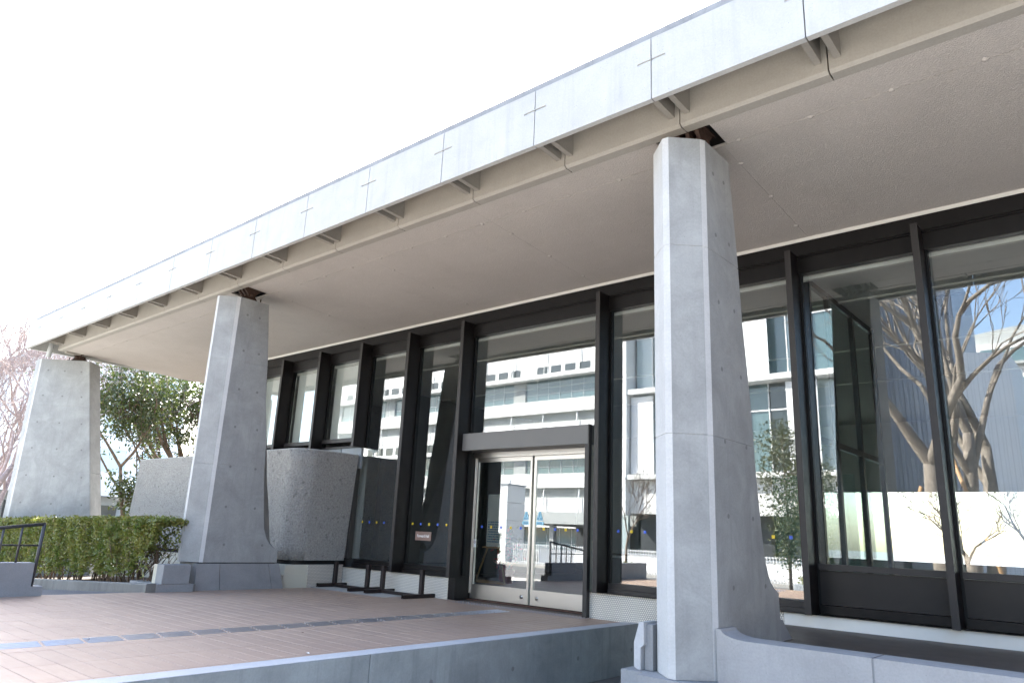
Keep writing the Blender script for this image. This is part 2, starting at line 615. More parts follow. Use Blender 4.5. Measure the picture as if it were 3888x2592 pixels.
# ------------------------------------------------------------------ hall building
hall = thing('hall_building', 'low concrete hall with a deep overhanging roof and dark framed window wall', 'building', (-8.0, 8.3, 0.0))
MOD = 1.337
J0 = -1.519                    # a fascia joint / mullion line
XR = 6.5                       # right end of what is built
XL = -19.72
joints = [J0 - MOD * k for k in range(-5, 14)]
# fascia panels with scooped pockets beside each joint
FH0, FH1, FY0, FT = 4.752, 5.372, 4.95, 0.06


def fascia_mesh(w):
    mb = MB()
    H = FH1 - FH0
    p, zc, ph, d = 0.135, H * 0.655, 0.030, 0.013
    xs = [0, p, w - p, w]
    zs = [0, zc - ph, zc, H]
    for i in range(3):
        for j in range(3):
            if j == 1 and i != 1:
                continue
            mb.add([(xs[i], 0, zs[j]), (xs[i + 1], 0, zs[j]), (xs[i + 1], 0, zs[j + 1]), (xs[i], 0, zs[j + 1])], [(0, 1, 2, 3)])
    for (a, b) in ((0, p), (w - p, w)):
        inner = b if a == 0 else a
        mb.add([(a, 0, zs[1]), (b, 0, zs[1]), (b, d, zs[2]), (a, d, zs[2])], [(0, 1, 2, 3)])
        mb.add([(a, 0, zs[2]), (b, 0, zs[2]), (b, d, zs[2]), (a, d, zs[2])], [(3, 2, 1, 0)])
        mb.add([(inner, 0, zs[1]), (inner, 0, zs[2]), (inner, d, zs[2])], [(0, 1, 2) if a == 0 else (2, 1, 0)])
    # back, sides, top, bottom
    mb.add([(0, FT, 0), (w, FT, 0), (w, FT, H), (0, FT, H)], [(3, 2, 1, 0)])
    mb.add([(0, 0, 0), (w, 0, 0), (w, FT, 0), (0, FT, 0)], [(3, 2, 1, 0)])
    mb.add([(0, 0, H), (w, 0, H), (w, FT, H), (0, FT, H)], [(0, 1, 2, 3)])
    for x in (0, w):
        mb.add([(x, 0, 0), (x, d + .002, 0), (x, d + .002, H), (x, 0, H)], [(0, 1, 2, 3)])
        mb.add([(x, d + .002, 0), (x, FT, 0), (x, FT, H), (x, d + .002, H)], [(0, 1, 2, 3)])
    return mb


gap = 0.0055
hx, hy, hz = ORG[hall.name]
f0 = fascia_mesh(MOD - 2 * gap).build('fascia_panel', 'fascia_concrete', hall, org=(0, 0, 0), fix=False)
f0.location = (joints[1] + gap - hx, FY0 - hy, FH0 - hz)
for j in joints[2:]:
    inst(f0, hall, (j + gap - hx, FY0 - hy, FH0 - hz))
endw = joints[-1] - gap - XL
f1 = fascia_mesh(endw).build('fascia_panel', 'fascia_concrete', hall, org=(0, 0, 0), fix=False)
f1.location = (XL - hx, FY0 - hy, FH0 - hz)
# end fascia, running back from the corner
y = FY0 + FT + gap
ew = MOD - 2 * gap
k = 0
while y < 22:
    P('fascia_panel', 'fascia_concrete', hall, (XL, XL + FT, y, y + ew, FH0, FH1), bev=0.004)
    y += MOD
# dark packing behind the joints, roof edge and roof slab
P('roof_edge', 'roof_upstand', hall, (XL + 0.07, XR, FY0 + 0.085, FY0 + 0.36, 5.30, 5.52), (XL + 0.07, XL + 0.36, FY0 + 0.361, 24, 5.30, 5.52), bev=0.01)
P('roof_slab', 'beam_paint', hall, (XL + 0.06, XR, FY0 + 0.062, 24.0, 5.22, 5.295))
P('roof_covering', 'roof_membrane', hall, (XL + 0.4, XR, FY0 + 0.4, 24, 5.30, 5.39))
# beam segments
BY = 5.47
prof = [(BY, 4.762), (BY + 0.035, 4.738), (BY + 0.14, 4.738), (BY + 0.14, 5.215), (BY, 5.215)]
bs = MB().prism(prof, 0, 0.0, MOD - 0.012).build('beam_segment', 'beam_paint', hall, org=(0, 0, 0))
bs.location = (joints[0] - MOD + 0.006 - hx, -hy, -hz)
for j in joints:
    if j < -19.0:
        continue
    inst(bs, hall, (j + 0.006 - hx, -hy, -hz))
lastj = [j for j in joints if j < -17.9][0]
MB().prism(prof, 0, -19.15, lastj - 0.006).build('beam_segment', 'beam_paint', hall)
y = 5.62
while y < 21:
    P('end_beam_segment', 'beam_paint', hall, (-19.15, -19.02, y, y + MOD - 0.01, 4.70 - 0.0 * y, 5.215))
    y += MOD
# brackets: a pair of web plates at each joint
bprof = [(FY0 + FT + 0.002, 4.868), (BY - 0.002, 4.842), (BY - 0.002, 5.218), (FY0 + FT + 0.002, 5.218)]
b0 = MB().prism(bprof, 0, 0.0, 0.055).build('bracket', 'bracket_paint', hall, org=(0, 0, 0))
b0.location = (joints[0] - 0.105 - hx, -hy, -hz)
for i, j in enumerate(joints):
    if i:
        inst(b0, hall, (j - 0.105 - hx, -hy, -hz))
    inst(b0, hall, (j + 0.05 - hx, -hy, -hz))
y = 6.9
while y < 16:
    P('bracket', 'bracket_paint', hall, (XL + FT + .002, -19.152, y - .1, y - .045, 4.85, 5.218), (XL + FT + .002, -19.152, y + .045, y + .1, 4.85, 5.218))
    y += MOD


def sof_z(y):
    return 4.72 - 0.062 * (y - 6.0)


# soffit panels with joints and anchor caps
sx = [XR, 2.6, -0.05, -2.68, -5.72, -8.04, -10.72, -13.4, -16.1, -19.0]
rows = [(5.615, 5.995), (6.003, 8.296)]
PKT = [(-3.20, -2.63), (-11.36, -10.78)]
cells = []
for a, b in zip(sx[:-1], sx[1:]):
    for ri, (ya, yb_) in enumerate(rows):
        cut = [q for q in PKT if ri == 0 and q[1] > b and q[0] < a]
        lo = b
        for q in cut:
            if q[0] - lo > 0.03:
                cells.append((lo, q[0] + .004, ya, yb_))
            lo = q[1] - .004
        if a - lo > 0.03:
            cells.append((lo, a, ya, yb_))
for (b, a, ya, yb_) in cells:
    if True:
        mb = MB()
        x0, x1 = b + 0.001, a - 0.001
        v = [(x, y_, sof_z(y_) + dz) for dz in (0, 0.03) for (x, y_) in ((x0, ya), (x1, ya), (x1, yb_), (x0, yb_))]
        mb.add(v, [(3, 2, 1, 0), (4, 5, 6, 7), (0, 1, 5, 4), (1, 2, 6, 5), (2, 3, 7, 6), (3, 0, 4, 7)])
        mb.build('soffit_panel', 'soffit_spray', hall)
P('soffit_panel', 'soffit_spray', hall, (-19.0, -15.55, 8.30, 21.0, sof_z(8.3), sof_z(8.3) + 0.03))
P('soffit_backing', 'interior_dark', hall, (-19.0, XR, 5.612, 8.29, 4.95, 5.0))


def blob(r, h, n=7, rings=2):
    mb = MB()
    v = [(0, 0, -h)]
    for i in range(1, rings + 1):
        a = math.pi / 2 * i / rings
        for k_ in range(n):
            an = 2 * math.pi * k_ / n
            q = 1 + 0.15 * math.sin(k_ * 2.4)
            v.append((r * q * math.sin(a) * math.cos(an), r * q * math.sin(a) * math.sin(an), -h * math.cos(a) + 0.002))
    f = [(0, 1 + k_, 1 + (k_ + 1) % n) for k_ in range(n)]
    for i in range(rings - 1):
        for k_ in range(n):
            f.append((1 + i * n + k_, 1 + (i + 1) * n + k_, 1 + (i + 1) * n + (k_ + 1) % n, 1 + i * n + (k_ + 1) % n))
    mb.add(v, f, True)
    return mb


cap = blob(0.030, 0.014).build('anchor_cap', 'soffit_spray', hall, org=(0, 0, 0))
cap.location = (-1.182 - hx, 5.999 - hy, sof_z(6.0) - hz)
xk = -1.182 + 0.668 * 4
while xk > -18.5:
    if abs(xk + 1.182) > 0.01:
        inst(cap, hall, (xk - hx, 5.999 + random.uniform(-.012, .012) - hy, sof_z(6) - hz)).rotation_euler.z = random.random() * 6
    xk -= 0.668
for xj in sx[1:-1]:
    for yy in (6.39, 7.17, 7.95):
        inst(cap, hall, (xj + random.uniform(-.012, .012) - hx, yy - hy, sof_z(yy) - hz)).rotation_euler.z = random.random() * 6

# window wall: header, white trim, mullions, panes
WX0, WX1 = -15.5, XR
P('soffit_trim', 'white_trim', hall, (WX0, WX1, 8.297, 8.34, 4.535, 4.58))
P('header', 'dark_bronze', hall, (WX0, WX1, 8.30, 8.40, 4.36, 4.533), (WX0, WX1, 8.285, 8.40, 4.33, 4.345), (WX0, WX1, 8.305, 8.40, 4.135, 4.328))
P('inner_head_trim', 'white_trim', hall, (WX0, WX1, 8.42, 8.48, 4.085, 4.13))
mk = [J0 - MOD * k for k in range(-5, 11)]
MW = 0.034
GY = 8.36


def mull(x, z0, z1):
    o = P('mullion', 'mullion_face', hall, (x - MW, x + MW, 8.065, 8.077, z0, z1))
    P('web', 'dark_bronze', o, (x - MW + .006, x + MW - .006, 8.0775, 8.335, z0, z1 - 0.002))
    P('glazing_stop', 'black_seal_gap', o, (x - 0.055, x + 0.055, 8.336, 8.40, z0 + 0.03, 4.1345))
    return o


for k, x in zip(range(-5, 11), mk):
    if k == 4:
        continue
    mull(x, 2.42 if k >= 7 else 0.325, 4.365)


def pane(x0, x1, z0, z1, y=GY, mat='window_glass', parent=hall, name='pane'):
    if mat != 'window_glass':
        return P(name, mat, parent, (x0, x1, y, y + 0.008, z0, z1))
    nx, nz_ = 3, 5
    wv = [[RNG.normal(0, 0.0007) for _ in range(nz_)] for _ in range(nx)]
    mb = MB()
    vv = []
    for off in (0.0, 0.008):
        for i in range(nx):
            for j in range(nz_):
                vv.append((x0 + (x1 - x0) * i / (nx - 1), y + off + wv[i][j], z0 + (z1 - z0) * j / (nz_ - 1)))
    ff = []
    q = nx * nz_
    for i in range(nx - 1):
        for j in range(nz_ - 1):
            a = i * nz_ + j
            ff.append((a, a + nz_, a + nz_ + 1, a + 1))
            ff.append((q + a, q + a + 1, q + a + nz_ + 1, q + a + nz_))
    mb.add(vv, ff, True)
    return mb.build(name, mat, parent)


def bay(k):
    return mk[k + 5] + 0.056, mk[k + 5 - 1] - 0.056     # from mullion k (left) to mullion k-1 (right)


# right hand bays (k=1..-4: kick panel), bay k=2 and 3 full height glass on mosaic
for k in (-4, -3, -2, -1, 0, 1):
    x0, x1 = bay(k)
    pane(x0, x1, 0.84, 4.133)
    P('window_rail', 'mullion_face', hall, (x0, x1, 8.30, 8.40, 0.775, 0.838))
    kp = P('kick_panel', 'kick_panel', hall, (x0, x1, 8.325, 8.40, 0.425, 0.77))
    P('bottom_rail', 'dark_bronze', kp, (x0, x1, 8.285, 8.40, 0.335, 0.42))
for k in (2, 3):
    x0, x1 = bay(k)
    pane(x0, x1, 0.445, 4.133)
    P('bottom_rail', 'mullion_face', hall, (x0, x1, 8.30, 8.40, 0.375, 0.443), (x0, x1, 8.285, 8.40, 0.325, 0.372))
# door bay: k=4+5 joined between mullions 5 and 3
DXL, DXR = mk[10] + 0.056, mk[8] - 0.056
pane(DXL, DXR, 2.53, 4.133)
for k in (6, 7):
    x0, x1 = bay(k)
    pane(x0 if k == 6 else -11.0, x1, 0.465, 4.133)
    P('bottom_rail', 'dark_bronze', hall, (max(x0, -11.05), x1, 8.30, 8.40, 0.395, 0.463), (max(x0, -11.05), x1, 8.27, 8.40, 0.325, 0.392))
P('wall_end_trim', 'mullion_face', hall, (-11.05, -11.0, 8.29, 8.40, 0.46, 2.30))
for k in (8, 9, 10):
    x0, x1 = bay(k)
    pane(x0, x1, 2.62, 4.133)
    P('sill_rail', 'mullion_face', hall, (x0, x1, 8.29, 8.40, 2.545, 2.618), (x0, x1, 8.30, 8.40, 2.435, 2.465))
    P('kick_panel', 'grey_panel', hall, (x0, (x0 + x1) / 2 - .012, 8.335, 8.39, 2.05, 2.434), ((x0 + x1) / 2 + .012, x1, 8.335, 8.39, 2.05, 2.434))
# base walls
P('base_wall', 'mosaic_tile', hall, (-11.04, -8.375, 8.262, 8.6, -0.05, 0.318))
P('base_wall', 'mosaic_tile', hall, (-5.735, -3.19, 8.262, 8.6, GZ, 0.318))
P('base_sill', 'dark_bronze', hall, (-11.04, -8.375, 8.23, 8.30, 0.3185, 0.3245), (-5.735, 7, 8.23, 8.30, 0.3185, 0.3245))
P('base_band', 'white_trim', hall, (-3.185, XR, 8.262, 8.6, 0.14, 0.318))
P('base_core', 'interior_dark', hall, (-15.5, -8.4, 8.41, 8.6, -0.1, 0.46), (-5.7, XR, 8.41, 8.6, -0.1, 0.76))
# left part of the front, hidden behind the hammered wall
P('side_wall', 'hammered_concrete', hall, (-15.5, -15.3, 8.42, 22, -0.5, 4.53))
P('front_wall', 'interior_wall', hall, (-15.3, -11.06, 8.42, 8.6, -0.1, 2.43))

# interior shell
P('interior_floor', 'interior_floor', hall, (-15.3, XR, 8.6, 20, -0.12, 0.0))
P('interior_ceiling', 'interior_ceiling', hall, (-15.3, XR, 8.5, 20, 4.14, 4.22))
bw = []
P('back_wall', 'interior_wall', hall, (-15.3, -7.2, 20, 20.2, -0.1, 4.14), (-7.2, XR, 20, 20.2, 2.42, 4.14), (-7.2, XR, 20, 20.2, -0.1, 0.78), (3.0, XR, 20, 20.2, 0.78, 2.42))
for xw in (-7.2, -5.4, -3.6, -1.8, 0.0, 1.8):
    pane(xw + 0.03, min(xw + 1.77, 3.0), 0.80, 2.40, 20.08, 'inner_glass', hall, 'back_pane')
    P('back_mullion', 'dark_bronze', hall, (xw - 0.03, xw + 0.03, 20.02, 20.16, 0.78, 2.42))
P('end_wall', 'interior_wall', hall, (XR, XR + 0.2, 8.42, 20.2, -0.1, 4.6))
P('stair_wall', 'interior_dark', hall, (-13.2, -13.0, 10.6, 18.0, 0.0, 4.14))
# ceiling strips
for yy in (9.6, 12.2, 14.8):
    P('ceiling_track', 'white_trim', hall, (-14, XR - .5, yy, yy + 0.05, 4.118, 4.139))
P('ceiling_vent', 'interior_dark', hall, (-1.75, -1.1, 10.0, 11.0, 4.11, 4.139))
# glazed screen running back into the hall from the front
scr = thing('glazed_screen', 'black framed glass partition running back into the hall behind the window wall', 'partition', (-2.8, 8.5, 0.0))
for yy in (8.52, 9.2, 10.18, 11.15):
    P('post', 'dark_bronze', scr, (-2.83, -2.77, yy - 0.035, yy + 0.035, 0.0, 4.138))
for (ya, yb_) in ((8.555, 9.165), (9.235, 10.145), (10.215, 11.115)):
    P('rail', 'dark_bronze', scr, (-2.825, -2.775, ya, yb_, 2.17, 2.24))
    P('rail', 'dark_bronze', scr, (-2.825, -2.775, ya, yb_, 4.06, 4.137))
    P('pane', 'screen_glass', scr, (-2.803, -2.797, ya, yb_, 2.242, 4.058))
    P('pane', 'screen_glass', scr, (-2.803, -2.797, ya, yb_, 0.02, 2.168))
brd = thing('display_board', 'dark teal display board standing behind the glass partition', 'board', (-3.6, 11.2, 0))
P('panel', 'teal_board', brd, (-4.4, -3.2, 11.2, 11.24, 0.15, 2.05), bev=0.01)
P('foot', 'dark_bronze', brd, (-4.3, -4.24, 10.95, 11.5, 0.0, 0.148), (-3.36, -3.3, 10.95, 11.5, 0.0, 0.148))
# vertical blinds in the raised left bays
for k in (8, 9, 10):
    x0, x1 = bay(k)
    vb = thing('vertical_blind', ['off white vertical blind behind the raised window next to the tall glass bay', 'off white vertical blind behind the middle raised window above the hammered wall', 'off white vertical blind behind the raised window farthest from the entrance'][k - 8], 'blind', ((x0 + x1) / 2, 8.47, 4.1), 'vertical blinds behind the raised windows')
    P('head_rail', 'white_trim', vb, (x0 - .03, x1 + .03, 8.455, 8.49, 4.09, 4.13))
    n = 13
    for i in range(n):
        xc = x0 + (i + 0.5) * (x1 - x0) / n
        hw = 0.037
        dy = 0.010
        mb = MB()
        mb.add([(xc - hw, 8.475 - dy, 2.6), (xc + hw, 8.475 + dy, 2.6), (xc + hw, 8.475 + dy, 4.088), (xc - hw, 8.475 - dy, 4.088),
                (xc - hw, 8.478 - dy, 2.6), (xc + hw, 8.478 + dy, 2.6), (xc + hw, 8.478 + dy, 4.088), (xc - hw, 8.478 - dy, 4.088)],
               [(0, 1, 2, 3), (7, 6, 5, 4), (0, 4, 5, 1), (3, 2, 6, 7), (0, 3, 7, 4), (1, 5, 6, 2)])
        mb.build('slat', 'blind_fabric', vb)

P('wing_wall', 'interior_wall', hall, (XR + 0.21, 34, 8.42, 20.2, GZ, 4.6))  # hall continues out of view; extended to shade right-facing pillar faces
P('wing_roof', 'beam_paint', hall, (XR + 0.01, 34, FY0, 24, 4.74, 5.372))
# ------------------------------------------------------------------ entrance
ent = MB()
ent.bbox(-8.225, -5.755, 8.195, 8.60, 2.245, 2.512, 0.004)
ent = ent.build('entrance_portal', 'canopy_metal', hall)
ent['label'] = 'plain grey box canopy over the sliding glass doors'
P('portal_post', 'dark_bronze', ent, (-8.37, -8.228, 8.262, 8.72, 0.0, 2.51), bev=0.003)
P('post_edge', 'portal_post', ent, (-8.245, -8.227, 8.19, 8.26, 2.24, 2.515))
P('portal_post', 'portal_post', ent, (-5.80, -5.735, 8.19, 8.26, 0.0, 2.243), (-5.753, -5.735, 8.19, 8.26, 2.2435, 2.515))
P('jamb', 'cream_paint', ent, (-5.80, -5.75, 8.262, 8.58, 0.0, 2.24))
P('door_track', 'steel', ent, (-8.226, -5.80, 8.53, 8.68, 2.165, 2.244))
P('threshold', 'brown_cloth', ent, (-8.226, -5.80, 8.53, 8.70, 0.001, 0.012))
for (xa, xb, lock) in ((-8.21, -7.045, -7.17), (-7.005, -5.82, -6.88)):
    lf = MB()
    lf.box(xa, xb, 8.585, 8.625, 0.025, 0.235)
    lf.box(xa, xb, 8.585, 8.625, 2.10, 2.163)
    lf.box(xa, xa + 0.045, 8.587, 8.623, 0.235, 2.10)
    lf.box(xb - 0.035, xb, 8.587, 8.623, 0.235, 2.10)
    lf = lf.build('door_leaf', 'steel', ent)
    P('door_pane', 'window_glass', ent, (xa + 0.0455, xb - 0.0355, 8.60, 8.608, 0.2355, 2.0995))
    lk = MB().tube([(lock, 8.584, 0.125), (lock, 8.578, 0.125)], 0.028, 14).tube([(lock, 8.5785, 0.125), (lock, 8.575, 0.125)], 0.014, 10)
    lk.build('door_lock', 'steel', ent)
P('pull_edge', 'steel', ent, (-8.222, -8.212, 8.56, 8.584, 0.1, 2.16))

# stickers on the glass
def sticker(name, mat, x, z, s, y):
    return P(name, mat, hall, (x - s / 2, x + s / 2, y - 0.0015, y - 0.0005, z - s / 2, z + s / 2))


for i in range(4):
    sticker('glass_marker', 'sticker_yellow' if i % 2 == 0 else 'sticker_blue', -10.74 + 0.2 * i, 1.10, 0.036, GY - .0025)
for i in range(6):
    sticker('glass_marker', 'sticker_blue' if i % 2 == 0 else 'sticker_yellow', -9.6 + 0.202 * i, 1.10, 0.036, GY - .0025)
for i, x in enumerate((-8.04, -7.84, -7.64, -7.44, -7.24, -6.8, -6.59, -6.4, -6.19)):
    sticker('glass_marker', 'sticker_blue' if i % 2 == 0 else 'sticker_yellow', x, 1.095, 0.036, 8.60)
for i, x in enumerate((-5.36, -5.16, -4.96, -4.76, -4.5, -4.1, -3.9, -3.7, -3.5, -3.3, -3.1)):
    sticker('glass_marker', 'sticker_blue' if i % 2 == 0 else 'sticker_yellow', x, 1.10, 0.036, GY - .0025)
for x, sgn in ((-7.14, -1), (-6.88, 1)):
    y = 8.5985
    tr_ = MB()
    tr_.prism([(x - 0.062, 1.215), (x + 0.062, 1.215), (x + 0.012, 1.345), (x - 0.012, 1.345)], 1, y - 0.001, y)
    tr_ = tr_.build('triangle_sticker', 'sticker_cyan', ent)
    mk_ = MB().box(x - 0.008, x + 0.008, y - 0.002, y - 0.0012, 1.26, 1.325)
    for q in (-0.038, -0.016, 0.016, 0.038):
        mk_.box(x + q - 0.007, x + q + 0.007, y - 0.002, y - 0.0012, 1.226, 1.252)
    mk_.build('sticker_mark', 'sticker_ink', tr_)
    a, b = x - 0.062, x + 0.062
    if sgn < 0:
        poly = [(a - 0.02, 1.172), (a, 1.145), (b, 1.145), (b, 1.20), (a, 1.20)]
    else:
        poly = [(b + 0.02, 1.172), (b, 1.20), (a, 1.20), (a, 1.145), (b, 1.145)]
    ar = MB().prism(poly, 1, y - 0.001, y).build('arrow_sticker', 'sticker_cyan', ent)
    mk2 = MB()
    for q in (-0.035, -0.012, 0.012, 0.035):
        mk2.box(x + q - 0.008, x + q + 0.008, y - 0.002, y - 0.0012, 1.160, 1.186)
    mk2.build('sticker_mark', 'sticker_ink', ar)
nt = P('notice_sticker', 'sign_white', ent, (-8.185, -8.135, 8.5815, 8.5835, 0.78, 0.90))
nb = MB()
for i in range(24):
    a0, a1 = 2 * math.pi * i / 24, 2 * math.pi * (i + 1) / 24
    q = [(-8.16 + r_ * math.cos(a_), 8.581, 0.862 + r_ * math.sin(a_)) for r_, a_ in ((0.016, a0), (0.016, a1), (0.021, a1), (0.021, a0))]
    nb.add(q, [(0, 1, 2, 3)])
nb.box(-8.178, -8.142, 8.5805, 8.581, 0.8600, 0.8635)
nb.build('no_symbol', 'terracotta', nt)


def text_obj(name, body, size, mat, parent, loc, org, rot=(math.pi / 2, 0, 0), sx_=1.0):
    cu = bpy.data.curves.new(name, 'FONT')
    cu.body = body
    cu.size = size
    cu.align_x = 'CENTER'
    cu.align_y = 'CENTER'
    cu.extrude = 0.0006
    cu.offset = 0.0006
    tmp = bpy.data.objects.new(name + '_tmp', cu)
    COL.objects.link(tmp)
    dg = bpy.context.evaluated_depsgraph_get()
    me = bpy.data.meshes.new_from_object(tmp.evaluated_get(dg))
    bpy.data.objects.remove(tmp)
    me.materials.clear()
    me.materials.append(MATS[mat])
    ob = bpy.data.objects.new(name, me)
    COL.objects.link(ob)
    ob.parent = parent
    ob.location = (loc[0] - org[0], loc[1] - org[1], loc[2] - org[2])
    ob.rotation_euler = rot
    ob.scale = (sx_, 1, 1)
    return ob


fs = thing('hall_sign', 'small brown sign reading Forward Hall stuck on the dark glass', 'sign', (-9.112, 8.355, 0.91))
P('board', 'sign_brown', fs, (-9.30, -8.925, 8.350, 8.3575, 0.84, 0.98))
text_obj('lettering', 'Forward Hall', 0.066, 'sign_white', fs, (-9.112, 8.3495, 0.91), ORG[fs.name], sx_=0.82)

# easel with notice and potted plant inside the door
ez = thing('easel', 'pale wooden easel standing inside the glass doors', 'easel', (-10.63, 11.7, 0.0))
for (xa, xb) in ((-11.05, -10.73), (-10.22, -10.56)):
    MB().tube([(xa, 11.7, 0.0), (xb, 11.8, 0.95)], 0.022, 4, False).build('leg', 'pine_wood', ez)
MB().tube([(-10.63, 12.05, 0.0), (-10.64, 11.8, 1.5)], 0.022, 4, False).build('leg', 'pine_wood', ez)
P('cross_bar', 'pine_wood', ez, (-11.04, -10.23, 11.655, 11.68, 0.0, 0.06))
P('ledge', 'pine_wood', ez, (-10.9, -10.38, 11.70, 11.77, 0.70, 0.73))
ps = thing('notice_board', 'tall white notice with lines of small dark print on the easel', 'notice', (-10.62, 11.75, 0.735))
P('sheet', 'paper', ps, (-10.82, -10.42, 11.735, 11.75, 0.735, 1.81))
ln = MB()
for i in range(9):
    zz = 1.22 - i * 0.05
    x = -10.79
    while x < -10.48:
        w = random.uniform(0.02, 0.05)
        ln.box(x, x + w, 11.732, 11.734, zz, zz + 0.028)
        x += w + 0.015
ln.build('print', 'sticker_ink', ps)


def leaf_cloud(n, centers, spread, size, mat, name, parent, flat=0.0, aspect=0.42, outward=None):
    """n leaves as folded kites scattered about the centres"""
    c_ = np.asarray(centers, float)
    idx = RNG.integers(0, len(c_), n)
    p = c_[idx] + RNG.normal(0, 1, (n, 3)) * np.asarray(spread)
    d = RNG.normal(0, 1, (n, 3))
    d[:, 2] *= (1 - flat)
    d /= np.linalg.norm(d, axis=1, keepdims=True)
    e = RNG.normal(0, 1, (n, 3))
    e -= d * (e * d).sum(1, keepdims=True)
    e /= np.linalg.norm(e, axis=1, keepdims=True)
    nn = np.cross(d, e)
    s = size * RNG.uniform(0.65, 1.25, (n, 1))
    base, tip = p - d * s * .5, p + d * s * .5
    fold = nn * s * 0.10
    l_, r_ = p + e * s * aspect * .5 + fold, p - e * s * aspect * .5 + fold
    V = np.stack([base, l_, tip, r_], 1).reshape(-1, 3)
    V = V - np.array(ORG[parent.name])
    me = bpy.data.meshes.new(name)
    i4 = np.arange(n)[:, None] * 4
    F = np.concatenate([i4 + np.array([[0, 1, 2]]), i4 + np.array([[0, 2, 3]])], 1).reshape(-1, 3)
    me.vertices.add(len(V))
    me.vertices.foreach_set('co', V.ravel())
    me.loops.add(F.size)
    me.loops.foreach_set('vertex_index', F.ravel().astype(np.int32))
    me.polygons.add(len(F))
    me.polygons.foreach_set('loop_start', (np.arange(len(F)) * 3).astype(np.int32))
    me.polygons.foreach_set('loop_total', np.full(len(F), 3, np.int32))
    me.update(calc_edges=True)
    me.materials.append(MATS[mat])
    ob = bpy.data.objects.new(name, me)
    COL.objects.link(ob)
    ob.parent = parent
    ORG[ob.name] = ORG[parent.name]
    return ob


pp = thing('potted_plant', 'potted plant with red and green leaves behind the easel', 'plant', (-10.45, 12.0, 0.0))
MB().tube([(-10.45, 12.0, 0.0), (-10.45, 12.0, 0.28)], [0.13, 0.18], 14).build('pot', 'terracotta', pp)
MB().tube([(-10.45, 12.0, 0.28), (-10.43, 12.0, 0.85)], [0.02, 0.012], 6).build('stem', 'brown_bark', pp)
leaf_cloud(220, [(-10.45, 12.0, 0.55), (-10.5, 11.95, 0.7)], (0.12, 0.12, 0.15), 0.11, 'red_leaf', 'red_leaves', pp)
leaf_cloud(220, [(-10.42, 12.0, 0.85), (-10.36, 12.05, 0.6)], (0.12, 0.12, 0.12), 0.11, 'evergreen_leaf', 'green_leaves', pp)
# dark reception desk inside
rd = thing('reception_desk', 'low dark desk standing inside behind the right hand door', 'desk', (-7.3, 13.0, 0.0))
P('front_panel', 'grey_panel', rd, (-8.4, -6.2, 13.0, 13.06, 0.05, 0.68), bev=0.01)
P('top', 'dark_bronze', rd, (-8.45, -6.15, 12.95, 13.6, 0.681, 0.72), bev=0.008)

# ------------------------------------------------------------------ pillars
HW = 0.265
YB1 = [(4.55, .485), (3.55, .605), (2.95, .66), (2.28, .765), (1.75, .805), (1.17, .885), (.92, .925), (.78, .985), (.69, 1.045), (.63, 1.13), (.595, 1.215), (.38, 1.222)]


def tch(z):
    if z > 2.4:
        return 0.012
    if z >= 0.9:
        return min(0.24, 0.012 + (2.4 - z) * 0.17)
    return max(0.012, 0.24 * (z - 0.60) / 0.30)


def lerp_tab(tab, z):
    if z >= tab[0][0]:
        return tab[0][1]
    for (za, a), (zb, b) in zip(tab, tab[1:]):
        if z >= zb:
            return b + (a - b) * (z - zb) / (za - zb)
    return tab[-1][1]


